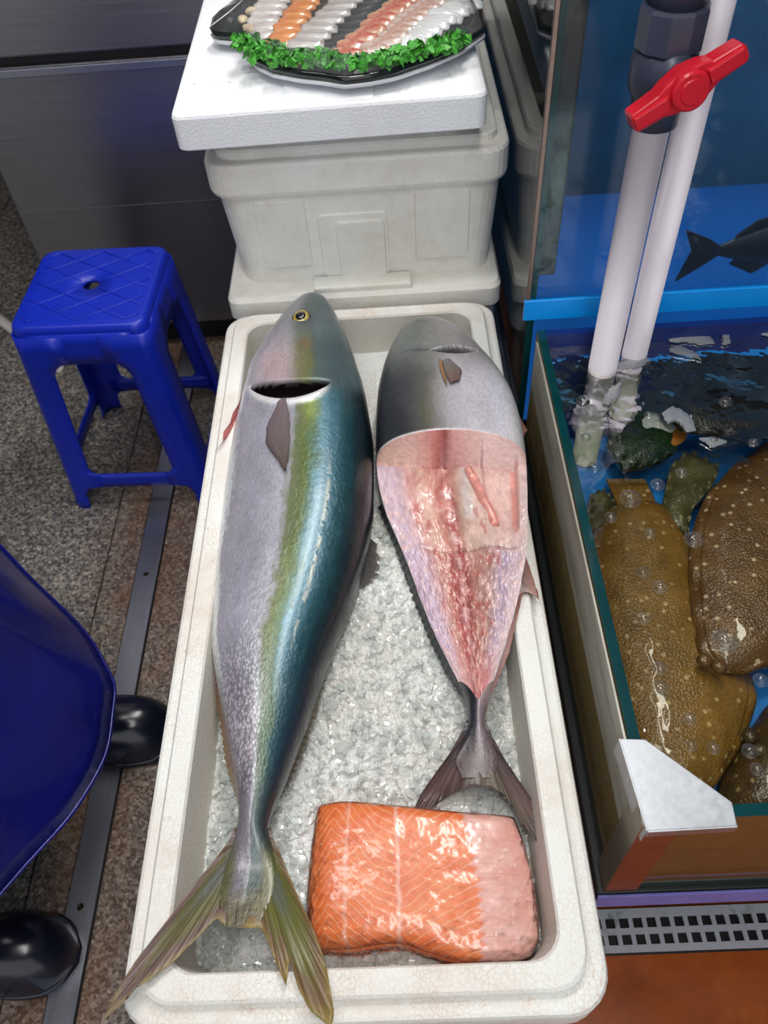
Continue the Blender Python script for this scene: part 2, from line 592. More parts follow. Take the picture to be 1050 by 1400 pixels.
md = so.modifiers.new('thick', 'SOLIDIFY')
md.thickness, md.offset = 0.003, 1
# raised diamond ribs on the seat
rb = bmesh.new()
H_ = half(SH) * 0.86
for k in range(-4, 5):
    for sgn in (1, -1):
        c = k * 0.052
        # the line y = sgn * 0.8 * x + c clipped to the seat square
        pts = []
        for tx in np.linspace(-H_, H_, 60):
            ty = sgn * 0.62 * tx + c
            if abs(ty) <= H_ and math.hypot(tx, ty) > 0.019:
                pts.append((tx, ty))
        runs, cur = [], []
        for p in pts:
            if cur and math.hypot(p[0] - cur[-1][0], p[1] - cur[-1][1]) > 0.02:
                runs.append(cur)
                cur = []
            cur.append(p)
        runs.append(cur)
        for r_ in runs:
            if len(r_) > 2:
                a, b = r_[0], r_[-1]
                L = math.hypot(b[0] - a[0], b[1] - a[1])
                ang = math.atan2(b[1] - a[1], b[0] - a[0]) + srot
                mid = sw((a[0] + b[0]) / 2, (a[1] + b[1]) / 2, SH + 0.0004)
                box_bm(mid, (L, 0.0030, 0.0026), 0.0008, 1, Matrix.Rotation(ang, 4, 'Z'), rb)
from_bm('seat_ribs', rb, MBLUE, so)
# legs: each an L-shaped corner, with flared inner edges
Z1, Z2, RR = 0.095, 0.375, 0.035
def opening(z):      # half width of the window in each side panel
    o = half(z) - 0.044 - 0.004 * (z / SH)
    if z < Z1:
        return half(z) - 0.036 if z < Z1 - 0.036 else 0.0
    return o
def inner(z):
    o = half(z) - 0.058
    if z > Z2 - RR:
        t = min(1, (z - (Z2 - RR)) / RR)
        o -= RR * (1 - math.sqrt(max(0, 1 - t * t)))
    if Z1 < z < Z1 + RR * 0.6:
        t = (Z1 + RR * 0.6 - z) / (RR * 0.6)
        o -= RR * 0.6 * (1 - math.sqrt(max(0, 1 - t * t)))
    if z < Z1 - 0.034:
        t = min(1, (z - (Z1 - 0.06)) / 0.026)
        o = half(z) - 0.034 - (0.018 * max(0, t) ** 2)
    elif z <= Z1:
        o = half(z) - 0.058 - RR * 0.6
    return o
zs = sorted(set(list(np.linspace(0, 0.035, 3)) + list(np.linspace(0.035, Z1 - 0.033, 6)) + [Z1 - 0.0335, Z1 - 0.02, Z1] + list(np.linspace(Z1 + 0.0005, Z1 + RR * 0.6, 8)) + list(np.linspace(Z1 + RR * 0.6, Z2 - RR, 6)) + list(np.linspace(Z2 - RR, Z2, 9)) + [0.40, 0.43]))
for sx, sy in ((-1, -1), (1, -1), (1, 1), (-1, 1)):
    V = []
    for z in zs:
        h, i_, r = half(z), inner(z), 0.022
        foot = 0.003 if z < 0.012 else 0.0
        prof = [(i_, h + foot)] + [(i_ + (h - r - i_) * t, h + foot) for t in (0.5,)]
        prof += [(h - r + (r + foot) * math.sin(a), h - r + (r + foot) * math.cos(a)) for a in np.linspace(0, PI / 2, 7)]
        prof += [(h + foot, i_ + (h - r - i_) * 0.5), (h + foot, i_)]
        V += [sw(sx * a, sy * b, z) for a, b in prof]
    o = from_py('leg', V, [tuple(f) for f in grid_faces(len(zs), 11)], MBLUE, stool)
    md = o.modifiers.new('thick', 'SOLIDIFY')
    md.thickness, md.offset = 0.0035, 0 
for k in range(4):      # stretchers and skirts between the legs, one per side
    a = k * PI / 2
    for nm, z0, z1 in (('stretcher', Z1 - 0.034, Z1), ('skirt', Z2 - 0.002, 0.435)):
        V = []
        for z in np.linspace(z0, z1, 4):
            for x in np.linspace(-1, 1, 9):
                xx = x * (half(z) - 0.03)
                yy = -half(z) + 0.0006
                V.append(sw(xx * math.cos(a) - yy * math.sin(a), xx * math.sin(a) + yy * math.cos(a), z))
        o = from_py(nm, V, [tuple(f) for f in grid_faces(4, 9)], MBLUE, stool)
        md = o.modifiers.new('thick', 'SOLIDIFY')
        md.thickness, md.offset = 0.0045, 0

# ------------------------------------------------------------------ foam boxes
def foam_box(name, label, x0, x1, y0, y1, z0, z1, mat, matin, group=None, wall=0.040, lipw=0.024, flange=0.056, step=0.013, depth=None, taper=0.028, r=0.036):
    t = thing(name, label, 'foam box', ((x0 + x1) / 2, (y0 + y1) / 2, z0), group)
    depth = depth or (z1 - z0 - 0.03)
    s = wall - lipw
    zf = z1 - step - flange
    body = [lp(x0 + taper, x1 - taper, y0 + taper, y1 - taper, r, z0),
            lp(x0 + 0.009, x1 - 0.009, y0 + 0.009, y1 - 0.009, r, zf),
            lp(x0 + 0.002, x1 - 0.002, y0 + 0.002, y1 - 0.002, r, zf + 0.002),
            lp(x0, x1, y0, y1, r, zf + 0.008),
            lp(x0, x1, y0, y1, r, z1 - step - 0.006),
            lp(x0 + 0.0018, x1 - 0.0018, y0 + 0.0018, y1 - 0.0018, r, z1 - step - 0.0015),
            lp(x0 + 0.005, x1 - 0.005, y0 + 0.005, y1 - 0.005, r, z1 - step),
            lp(x0 + s, x1 - s, y0 + s, y1 - s, r * 0.9, z1 - step)]
    loops_obj('body', body, mat, t, cap1=False)
    q = s + lipw
    lip = [lp(x0 + s, x1 - s, y0 + s, y1 - s, r * 0.9, z1 - step),
           lp(x0 + s + 0.0005, x1 - s - 0.0005, y0 + s + 0.0005, y1 - s - 0.0005, r * 0.9, z1 - 0.003),
           lp(x0 + s + 0.003, x1 - s - 0.003, y0 + s + 0.003, y1 - s - 0.003, r * 0.9, z1),
           lp(x0 + q - 0.002, x1 - q + 0.002, y0 + q - 0.002, y1 - q + 0.002, r * 0.75, z1),
           lp(x0 + q, x1 - q, y0 + q, y1 - q, r * 0.75, z1 - 0.003)]
    loops_obj('raised_lip', lip, mat, t, cap0=False, cap1=False)
    ti = 0.016
    inn = [lp(x0 + q, x1 - q, y0 + q, y1 - q, r * 0.75, z1 - 0.003),
           lp(x0 + q + ti, x1 - q - ti, y0 + q + ti, y1 - q - ti, r * 0.7, z1 - depth)]
    loops_obj('inner_liner', inn, matin, t, cap0=False, cap1=True)
    return t

RIM = 0.526
fbox = foam_box('fish_box', 'long white foam box of ice holding the two whole fish and salmon', -0.21, 0.21, 0.0, 0.964, 0.265, RIM, MFOAM, MFOAM_IN, depth=0.12)

def crate(y0, y1, label):
    t = thing('plastic_crate', label, 'crate', (0, (y0 + y1) / 2, 0), 'grey crates under the fish box')
    x0, x1, H = -0.185, 0.182, 0.265
    for (a0, a1, b0, b1) in ((x0, x1, y0, y0 + 0.014), (x0, x1, y1 - 0.014, y1), (x0, x0 + 0.014, y0 + 0.014, y1 - 0.014), (x1 - 0.014, x1, y0 + 0.014, y1 - 0.014)):
        from_bm('rail', span(a0, a1, b0, b1, H - 0.03, H, 0.002, 1), MGREYC, t, False)
        from_bm('rail', span(a0, a1, b0, b1, 0.0, 0.03, 0.002, 1), MGREYC, t, False)
        n = 9
        for k in range(n):
            f = (k + 0.5) / n
            if a1 - a0 > 0.1:
                cx = a0 + (a1 - a0) * f
                from_bm('bar', span(cx - 0.008, cx + 0.008, b0 + 0.003, b1 - 0.003, 0.03, H - 0.03), MGREYC, t, False)
            else:
                cy = b0 + (b1 - b0) * f
                from_bm('bar', span(a0 + 0.003, a1 - 0.003, cy - 0.008, cy + 0.008, 0.03, H - 0.03), MGREYC, t, False)
    for k in range(12):
        cx = x0 + 0.03 + (x1 - x0 - 0.06) * k / 11
        from_bm('base_slat', span(cx - 0.009, cx + 0.009, y0 + 0.014, y1 - 0.014, H - 0.012, H - 0.002), MGREYC, t, False)
    return t
crate(0.012, 0.47, 'grey plastic crate under the near end of the fish box')
crate(0.49, 0.95, 'grey plastic crate under the far end of the fish box')

# stack of two boxes behind the fish box
foam_box('foam_box', 'closed white foam box at the bottom of the stack behind the fish box', -0.205, 0.222, 0.984, 1.60, 0.0, 0.4885, MFOAM_OLD, MFOAM_IN, 'white foam boxes stacked behind')
lid0 = thing('foam_cover', 'white foam lid between the two stacked boxes', 'box lid', (0.009, 1.29, 0.488))
loops_obj('slab', [lp(-0.207, 0.224, 0.982, 1.602, 0.02, 0.489), lp(-0.210, 0.227, 0.978, 1.606, 0.02, 0.493), lp(-0.210, 0.227, 0.978, 1.606, 0.02, 0.524), lp(-0.206, 0.223, 0.983, 1.602, 0.02, 0.531)], MFOAM_OLD, lid0)
from_bm('raised_panel', span(-0.07, 0.085, 0.983, 1.016, 0.528, 0.541, 0.003), MFOAM_OLD, lid0, False)
BX = foam_box('foam_box', 'stained white foam box with moulded front panels under the seafood tray', -0.205, 0.232, 1.000, 1.615, 0.5312, 0.752, MFOAM_OLD, MFOAM_IN, 'white foam boxes stacked behind', flange=0.052, taper=0.020)
# moulded relief on its front wall: two side panels and a stepped hand grip
def fy(z):
    return 1.0 + 0.020 + (0.009 - 0.020) * (z - 0.5312) / (0.687 - 0.5312)
def front_panel(name, x0, x1, z0, z1, proud):
    V = []
    for d, i_ in ((0.006, 0.0), (-proud, 0.003), ):
        V += [(x, fy(z) + d, z) for x, z in rrect(x0 + i_, x1 - i_, z0 + i_, z1 - i_, 0.008, 4)]
    n = len(V) // 2
    from_py(name, V, [tuple(f) for f in grid_faces(2, n, True)] + [tuple(range(n, 2 * n))], MFOAM_OLD, BX, False)
front_panel('front_panel', -0.146, -0.066, 0.560, 0.680, 0.004)
front_panel('front_panel', 0.092, 0.178, 0.560, 0.683, 0.004)
front_panel('hand_grip', -0.055, 0.055, 0.535, 0.652, 0.003)
front_panel('hand_grip', -0.028, 0.050, 0.535, 0.640, 0.008)
# lid lying askew on top
LZ0, LZ1 = 0.7525, 0.828
lid = thing('foam_cover', 'thick clean white foam lid resting askew on the box under the seafood tray', 'box lid', (-0.014, 1.25, LZ0))
def lidloop(dx, z, r=0.014):
    return [(x - 0.012 * (y - 0.97), y + 0.02 * x, z) for x, y, z in lp(-0.220 + dx, 0.192 - dx, 0.968 + dx, 1.56 - dx, r, z)]
loops_obj('slab', [lidloop(0.004, LZ0 + 0.028), lidloop(0.0, LZ0 + 0.031), lidloop(0.0, LZ1 - 0.005), lidloop(0.0015, LZ1 - 0.0015), lidloop(0.006, LZ1)], MFOAM_LID, lid)
from_bm('underside_plug', span(-0.17, 0.16, 1.035, 1.53, LZ0, LZ0 + 0.03, 0.004), MFOAM_LID, lid, False)
from_bm('grip_ridge', span(-0.075, 0.045, 0.975, 1.05, LZ1 - 0.004, LZ1 + 0.0022, 0.002), MFOAM_LID, lid, False)
lp_ = [(-0.175 + 0.028 * math.cos(a), 1.045 + 0.02 * math.sin(a), LZ1) for a in np.linspace(0.3, 2.6, 10)]
tube_obj('moulded_arc', lp_, 0.0022, MFOAM_LID, lid, 8)

# ================================================================== crushed ice
def worley_facets(x, y, cell, tilt, jump, seed):
    """height of randomly tilted flat facets, one per jittered cell"""
    r = np.random.default_rng(seed)
    N = 401
    jx, jy = r.random((N, N)), r.random((N, N))
    gx, gy, hh = r.normal(0, tilt, (N, N)), r.normal(0, tilt, (N, N)), r.normal(0, jump, (N, N))
    ix, iy = np.floor(x / cell).astype(int), np.floor(y / cell).astype(int)
    best = np.full(x.shape, 1e9)
    out = np.zeros(x.shape)
    for a in (-1, 0, 1):
        for b in (-1, 0, 1):
            p, q = (ix + a) % N, (iy + b) % N
            dx, dy = x - (ix + a + jx[p, q]) * cell, y - (iy + b + jy[p, q]) * cell
            d = dx * dx + dy * dy
            h = hh[p, q] + gx[p, q] * dx + gy[p, q] * dy
            out = np.where(d < best, h, out)
            best = np.minimum(d, best)
    return out
def ice_height(x, y):
    """bed of broken, tilted facets heaped up between the fish"""
    mound = 0.024 * np.exp(-((x - 0.045) / 0.075) ** 2 - ((y - 0.40) / 0.19) ** 2)
    z = worley_facets(x, y, 0.013, 0.16, 0.0012, 3) + worley_facets(x, y, 0.0055, 0.30, 0.0007, 4)
    return 0.463 + z * (1 - 0.85 * smooth(0.66, 0.78, y)) + mound + 0.010 * (fbm(x * 14 + 40, y * 14, 9) - 0.5)
nx, ny = 300, 780
gx_, gy_ = np.meshgrid(np.linspace(-0.167, 0.167, nx), np.linspace(0.043, 0.921, ny), indexing='ij')
V = np.stack([gx_, gy_, ice_height(gx_, gy_)], -1).reshape(-1, 3)
def mk_ice():
    m = Mat('ice_bed')
    big = m.noise(7, 3)
    c = m.ramp(big, [(0.35, rgb(206, 204, 196)), (0.65, rgb(230, 232, 230))])
    fl_ = m.vor(120, 'F1', out='Color')
    sp = m.n('ShaderNodeSeparateColor')
    m.l(fl_, sp.inputs[0])
    c = m.mix(m.math('MULTIPLY', sp.outputs[0], 0.4), c, rgb(235, 238, 236))
    m.set(c, 0.22, spec=0.6, coat=0.7, coat_rough=0.04, sss=0.25)
    m.bump(m.math('ADD', m.noise(160, 5, 0.7), m.math('MULTIPLY', m.vor(190), 0.8)), 0.55, 0.003)
    return m.m
MICE = mk_ice()
ice = from_py('crushed_ice', V, grid_faces(nx, ny), MICE, None, False)
tag(ice, 'bed of crushed ice filling the long white foam box', 'ice', kind='stuff')
def mk_icechunk():
    m = Mat('ice_chunk')
    tr = m.n('ShaderNodeBsdfTransparent')
    tr.inputs[0].default_value = (0.93, 0.95, 0.95, 1)
    m.set(rgb(222, 225, 222), 0.08, spec=0.6, coat=0.4, coat_rough=0.03)
    m.bump(m.noise(150, 4), 0.4, 0.003)
    mx = m.n('ShaderNodeMixShader')
    mx.inputs[0].default_value = 0.45
    m.l(tr.outputs[0], mx.inputs[1])
    m.l(m.b.outputs[0], mx.inputs[2])
    m.l(mx.outputs[0], m.out.inputs[0])
    return m.m
ico = bmesh.new()
bmesh.ops.create_icosphere(ico, subdivisions=1, radius=1)
iv = np.array([v.co[:] for v in ico.verts])
ifc = np.array([[v.index for v in f.verts] for f in ico.faces])
ico.free()
cv, cf = [], []
r = np.random.default_rng(11)
for k in range(2600):
    side = r.random()
    if side < 0.3:
        x, y = r.uniform(-0.155, -0.125), r.uniform(0.06, 0.6)
    elif side < 0.5:
        x, y = r.uniform(0.11, 0.158), r.uniform(0.05, 0.5)
    else:
        x, y = r.uniform(-0.155, 0.155), r.uniform(0.055, 0.68)
    s = r.uniform(0.0018, 0.0055) * (1.7 if r.random() < 0.10 else 1)
    p = iv * (1 + r.normal(0, 0.22, (len(iv), 1))) * np.array([1, r.uniform(0.6, 1.3), r.uniform(0.4, 0.8)]) * s
    q = Matrix.Rotation(r.uniform(0, 6.28), 3, 'Z') @ Matrix.Rotation(r.uniform(-0.6, 0.6), 3, 'X')
    p = p @ np.array(q).T
    z = ice_height(np.array([[x]]), np.array([[y]]))[0, 0] if False else 0.466 + 0.024 * math.exp(-((x - 0.045) / 0.075) ** 2 - ((y - 0.40) / 0.19) ** 2)
    cf.append(ifc + len(cv) * len(iv))
    cv.append(p + np.array([x, y, z + r.uniform(-0.002, 0.003)]))
ch = from_py('loose_chips', np.concatenate(cv), np.concatenate(cf), mk_icechunk(), ice, False)
ch['kind'] = 'stuff'

# ================================================================== fish
def mk_skin(name, rough=0.3, metal=0.35, scales=260, coat=0.7):
    m = Mat(name)
    at = m.n('ShaderNodeVertexColor', layer_name='Col')
    sc = m.vor(scales, 'F1', m.tc('Object', (1.25, 0.8, 0.6)))
    dark = m.ramp(sc, [(0.25, WHITE), (0.62, (0.5, 0.5, 0.52, 1))])
    c = m.mix(at.outputs['Alpha'], at.outputs['Color'], m.mix(1.0, at.outputs['Color'], dark, 'MULTIPLY'))
    spk = m.noise(420, 3, 0.7, m.tc('Object', (1, 0.35, 1)))
    c = m.mix(0.5, c, m.mix(1.0, c, m.ramp(spk, [(0.25, (0.55, 0.55, 0.55, 1)), (0.75, (1.5, 1.5, 1.5, 1))]), 'MULTIPLY'))
    m.set(c, m.math('ADD', m.math('MULTIPLY', m.noise(70, 4, 0.6), 0.25), rough - 0.12), metal, spec=0.5, coat=coat * 0.6, coat_rough=0.2)
    h = m.math('ADD', m.math('MULTIPLY', m.math('MULTIPLY', sc, -1.2), at.outputs['Alpha']), m.math('MULTIPLY', m.noise(240, 3, 0.6, m.tc('Object', (1, 0.6, 1))), 0.8))
    h = m.math('ADD', h, m.math('MULTIPLY', m.noise(45, 3, 0.5), 1.6))
    m.bump(h, 0.45, 0.0018)
    return m.m

def mk_fin(name, rough=0.32):
    """fin web: colour per point, fine rays running outward along UV"""
    m = Mat(name)
    at = m.n('ShaderNodeVertexColor', layer_name='Col')
    ray = m.noise(1.0, 3, 0.6, m.tc('UV', (130, 2.5, 1)))
    c = m.mix(0.75, at.outputs['Color'], m.mix(1.0, at.outputs['Color'], m.ramp(ray, [(0.3, (0.5, 0.5, 0.5, 1)), (0.7, (1.25, 1.25, 1.2, 1))]), 'MULTIPLY'))
    m.set(c, rough, 0.0, spec=0.5, coat=0.22, coat_rough=0.15)
    m.bump(ray, 0.6, 0.0015)
    return m.m
MSKIN = mk_skin('yellowtail_skin', 0.34, 0.18)
MSKIN2 = mk_skin('smooth_fish_skin', 0.34, 0.2, 300, 0.6)
MFIN = mk_fin('fin_web')

def ring_params(nt_top, nt_bot):
    return np.concatenate([np.linspace(0, PI, nt_top, endpoint=False), np.linspace(PI, 2 * PI, nt_bot, endpoint=False)])

def loft_fish(rows, zc_tab, hz_tab, nv, nt, nb, sharp=0.85, tilt=None):
    rows = np.array(rows, float)
    k = np.linspace(0, 1, nv)
    Vr = rows[0, 0] + (rows[-1, 0] - rows[0, 0]) * (0.55 * k + 0.45 * (1 - np.cos(k * PI / 2) ** 1.0)) if False else np.linspace(rows[0, 0], rows[-1, 0], nv)
    uL, uR = herm(rows[:, 0], rows[:, 1], Vr), herm(rows[:, 0], rows[:, 2], Vr)
    zc = herm(*zip(*zc_tab), Vr)
    hz = herm(*zip(*hz_tab), Vr)
    tl = herm(*zip(*tilt), Vr) if tilt else 0 * zc
    pL, pR = onz(uL, Vr, zc), onz(uR, Vr, zc + tl)
    th = ring_params(nt, nb)
    t = (1 - np.cos(th)) / 2
    s = np.sign(np.sin(th)) * np.abs(np.sin(th)) ** sharp
    P = pL[:, None, :] * (1 - t)[None, :, None] + pR[:, None, :] * t[None, :, None]
    dz = hz[:, None] * s[None, :]
    P[:, :, 2] += dz
    VV = np.repeat(Vr[:, None], len(th), 1)
    TT = np.repeat(t[None, :], nv, 0)
    return P, VV, TT, dz, np.repeat(s[None, :], nv, 0)

def fish_mesh(name, P, mats, parent, col, fmask=None):
    n, m = P.shape[:2]
    Fc = [tuple(f) for f in grid_faces(n, m, True)]
    Fc.append(tuple(range(m))[::-1])
    Fc.append(tuple(range((n - 1) * m, n * m)))
    o = from_py(name, P.reshape(-1, 3), Fc, mats, parent)
    set_color(o, col.reshape(-1, col.shape[-1]))
    if fmask is not None:
        fm = fmask[:-1].reshape(-1).astype(np.int32)
        mi = np.zeros(len(o.data.polygons), np.int32)
        mi[:len(fm)] = fm
        o.data.polygons.foreach_set('material_index', mi)
    return o

def ramp_cols(T, stops):
    x = np.array([s[0] for s in stops])
    c = np.array([lin(s[1]) for s in stops])
    return np.stack([np.interp(T, x, c[:, k]) for k in range(3)], -1)

def blend(c, mask, col):
    m = mask[..., None]
    return c * (1 - m) + lin(col) * m

def polar_fin(name, hub, bnd, zf, mat, parent, colf, nr=26, na=150, thick=0.0016, zhub=None):
    """tail fin: rays fan out from the hub to the measured outline"""
    bnd = np.array(bnd, float)
    d = np.concatenate([[0], np.cumsum(np.hypot(*np.diff(bnd, axis=0).T))])
    q = np.linspace(0, d[-1], na)
    bu, bv = np.interp(q, d, bnd[:, 0]), np.interp(q, d, bnd[:, 1])
    rr = np.linspace(0, 1, nr)
    U = hub[0] + (bu[None] - hub[0]) * rr[:, None]
    W = hub[1] + (bv[None] - hub[1]) * rr[:, None]
    a = np.repeat((q / d[-1])[None], nr, 0)
    R_ = np.repeat(rr[:, None], na, 1)
    Z_ = zf(U, W) + 0.0010 * np.sin(a * 160) * R_
    top = onz(U, W, Z_)
    fat = np.maximum(0, 1 - R_ * 1.6)
    T_ = top.copy()
    B_ = top.copy()
    T_[..., 2] += thick * (0.5 + 0.5 * (1 - R_))
    B_[..., 2] -= thick * (0.5 + 0.5 * (1 - R_))
    n = nr * na
    f1 = grid_faces(nr, na)
    Fc = np.concatenate([f1, f1[:, ::-1] + n])
    e = np.arange(na - 1) + (nr - 1) * na
    Fc = np.concatenate([Fc, np.stack([e, e + 1, e + 1 + n, e + n], -1)])
    for j in (0, na - 1):
        k = np.arange(nr - 1) * na + j
        Fc = np.concatenate([Fc, np.stack([k, k + na, k + na + n, k + n], -1)])
    o = from_py(name, np.concatenate([T_.reshape(-1, 3), B_.reshape(-1, 3)]), Fc, mat, parent)
    c = colf(U, W, R_, a).reshape(-1, 3)
    set_color(o, np.concatenate([c, c]))
    uv = np.stack([a.ravel(), R_.ravel()], -1)
    set_uv(o, np.concatenate([uv, uv]))
    return o

def strip_fin(name, base, edge, zb, ze, mat, parent, c0, c1, n=60, m=8, teeth=0, depth=0.0, thick=0.0016):
    """fin web between a base line and a free edge, both measured polylines"""
    def samp(pl):
        pl = np.array(pl, float)
        d = np.concatenate([[0], np.cumsum(np.hypot(*np.diff(pl, axis=0).T))])
        q = np.linspace(0, d[-1], n)
        return np.interp(q, d, pl[:, 0]), np.interp(q, d, pl[:, 1])
    bu, bv = samp(base)
    eu, ev = samp(edge)
    k = np.linspace(0, 1, n)
    if teeth:
        saw = depth * ((k * teeth) % 1.0)
        eu, ev = eu + (bu - eu) * saw, ev + (bv - ev) * saw
    f = np.linspace(0, 1, m)
    U = bu[:, None] + (eu - bu)[:, None] * f
    W = bv[:, None] + (ev - bv)[:, None] * f
    Z_ = zb + (ze - zb) * f[None] + 0 * U
    P = onz(U, W, Z_)
    A, B = P.copy(), P.copy()
    A[..., 2] += thick * (1.1 - 0.8 * f[None])
    B[..., 2] -= thick * (1.1 - 0.8 * f[None])
    N = n * m
    f1 = grid_faces(n, m)
    Fc = [f1, f1[:, ::-1] + N]
    k1 = np.arange(n - 1) * m + m - 1
    Fc.append(np.stack([k1, k1 + m, k1 + m + N, k1 + N], -1))
    for q in (0, (n - 1) * m):
        k2 = np.arange(m - 1) + q
        Fc.append(np.stack([k2, k2 + 1, k2 + 1 + N, k2 + N], -1))
    o = from_py(name, np.concatenate([A.reshape(-1, 3), B.reshape(-1, 3)]), np.concatenate(Fc), mat, parent)
    ff = np.repeat(f[None], n, 0)[..., None]
    c = (lin(c0) * (1 - ff) + lin(c1) * ff).reshape(-1, 3)
    set_color(o, np.concatenate([c, c]))
    uv = np.stack([np.repeat(k[:, None], m, 1).ravel() * 0.5, ff.ravel()], -1)
    set_uv(o, np.concatenate([uv, uv]))
    return o

# ------------------------------------------------------------------ the whole yellowtail
rowsA = [(405, 419, 437), (409, 411, 444), (418, 402, 451), (430, 391, 458), (445, 381, 465), (462, 369, 473), (490, 352, 484), (512, 341, 491), (530, 337, 497),
         (560, 329, 503), (620, 317, 511), (690, 307, 511), (760, 299, 501), (830, 293, 480), (880, 291, 459), (930, 297, 440), (980, 307, 424),
         (1030, 317, 405), (1080, 325, 385), (1110, 327, 372), (1132, 325, 367), (1160, 317, 373), (1195, 305, 379), (1225, 299, 374), (1250, 300, 362), (1266, 304, 352)]
zcA = [(405, 0.536), (470, 0.522), (560, 0.510), (700, 0.505), (900, 0.500), (1040, 0.505), (1130, 0.5142), (1180, 0.5172), (1230, 0.5242), (1266, 0.5296)]
hzA = [(405, 0.008), (412, 0.015), (430, 0.026), (470, 0.041), (540, 0.054), (640, 0.062), (760, 0.061), (880, 0.052), (980, 0.040), (1080, 0.024), (1135, 0.014), (1165, 0.0085), (1195, 0.0050), (1230, 0.0028), (1266, 0.0008)]
P, VV, TT, dz, SS = loft_fish(rowsA, zcA, hzA, 620, 150, 40)
top = SS > 0
VI = VV - 640 * dz            # where a height on the flank is seen, in rows
# gill opening: the rear edge of the cover is lifted, the slot behind it is deep
cx = 345 + 113 * ((TT - 0.05) / 0.72)
mid = 531 + 8 * np.sin(np.clip((TT - 0.08) / 0.66, 0, 1) * PI) - 6 * TT
wid = 13.5 * np.sin(np.clip((TT - 0.10) / 0.64, 0, 1) * PI) ** 0.6 * (TT > 0.10) * (TT < 0.74)
slot = top * smooth(0, 7.0, wid - np.abs(VI - mid))
P[..., 2] -= 0.024 * slot
lift = top * gauss(VI, mid - wid - 5, 9) * (TT > 0.05) * (TT < 0.8)
P[..., 2] += 0.0008 * lift
lip2 = top * gauss(VI, mid + wid + 4, 4.5) * smooth(0.04, 0.14, TT) * (1 - smooth(0.66, 0.76, TT))
P[..., 2] += 0.0025 * lip2
# pigment with painted highlights
n1 = fbm(TT * 9, VV / 28, 21)
n2 = fbm(TT * 30, VV / 9, 31)
TW = TT + 0.075 * (n1 - 0.5) + 0.05 * (n2 - 0.5) + 0.05 * (fbm(TT * 50, VV / 70, 71) - 0.5)
body = ramp_cols(TW, [(0.0, (232, 236, 236)), (0.065, (232, 235, 237)), (0.10, (172, 168, 178)), (0.25, (160, 158, 172)), (0.46, (164, 164, 174)), (0.51, (104, 112, 80)),
                      (0.57, (88, 104, 46)), (0.62, (76, 106, 84)), (0.68, (92, 134, 150)), (0.74, (54, 100, 116)), (0.80, (30, 76, 86)), (0.88, (14, 48, 56)), (0.95, (9, 26, 32)), (1, (10, 18, 24))])
head = ramp_cols(TW, [(0.0, (190, 192, 200)), (0.10, (182, 176, 186)), (0.38, (168, 158, 164)), (0.45, (140, 138, 134)), (0.49, (108, 110, 78)), (0.57, (98, 104, 54)), (0.64, (66, 82, 76)), (0.75, (56, 76, 82)), (0.9, (54, 74, 80)), (1, (80, 98, 104))])
snout = ramp_cols(TW, [(0.0, (150, 148, 152)), (0.35, (138, 138, 144)), (0.46, (96, 106, 104)), (0.7, (84, 98, 100)), (1, (76, 92, 98))])
tailc = ramp_cols(TW, [(0.0, (176, 168, 176)), (0.12, (176, 170, 178)), (0.40, (176, 170, 176)), (0.47, (200, 204, 206)), (0.53, (120, 138, 116)), (0.62, (84, 110, 84)), (0.72, (50, 84, 96)), (0.85, (28, 54, 68)), (0.95, (34, 40, 54)), (1, (60, 56, 64))])  # pale stop near the middle, here and below, is a painted highlight
pedc = ramp_cols(TW, [(0.0, (96, 92, 100)), (0.3, (124, 120, 128)), (0.44, (128, 126, 134)), (0.48, (160, 160, 166)), (0.52, (88, 100, 98)), (0.7, (70, 86, 88)), (0.88, (44, 54, 60)), (1, (40, 44, 52))])
def mixrow(a, b, m):
    return a * (1 - m[..., None]) + b * m[..., None]
col = mixrow(snout, head, smooth(440, 490, VI))
col = mixrow(col, body, smooth(526, 548, VI))
col = mixrow(col, tailc, smooth(880, 1010, VV + 30 * (n1 - 0.5)))
col = mixrow(col, pedc, smooth(1040, 1120, VV))
edgey = np.clip(np.abs(TT - 0.47) * 2.4 - 0.25, 0, 1)
col = blend(col, 0.9 * smooth(1140, 1185, VV) * smooth(0.15, 0.6, edgey + 0.3 * (n2 - .5)), (92, 94, 58))
stk = fbm(TT * 46, VV / 90, 81, 3)
col = blend(col, 0.9 * smooth(1205, 1245, VV + 30 * (stk - 0.5)), (104, 98, 66))
col = blend(col, 0.85 * smooth(1222, 1246, VV) * smooth(0.46, 0.6, stk), (54, 40, 38))
col *= (0.80 + 0.40 * n1)[..., None] * (0.90 + 0.20 * n2)[..., None]
col = blend(col, 0.38 * gauss(VI, 505, 26) * gauss(TT, 0.30, 0.16), (200, 150, 150))          # rosy cheek
col = blend(col, 0.55 * gauss(VI, 474, 8) * gauss(TT, 0.55, 0.06), (120, 84, 56))             # nostril-side smudge
col = blend(col, 0.7 * gauss(VI, 440, 9) * gauss(TT, 0.50, 0.12), (54, 62, 64))               # around the eye
col = blend(col, 0.5 * np.clip(gauss(VI, 560, 22) * gauss(TT, 0.60, 0.055), 0, 1), (170, 186, 96))
col = blend(col, 0.65 * gauss(TT, 0.735, 0.012) * smooth(640, 720, VV) * (1 - smooth(860, 930, VV)) * (n2 > 0.38), (205, 205, 190))   # broken highlight painted along the flank
col = blend(col, top * np.clip(lip2 * 1.2, 0, 1), (224, 222, 226))
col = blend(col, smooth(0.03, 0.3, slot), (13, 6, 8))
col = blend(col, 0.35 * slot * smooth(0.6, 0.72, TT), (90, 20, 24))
low = SS < -0.05
col = blend(col, low * (1 - smooth(0.35, 0.6, TT)), (205, 206, 208))
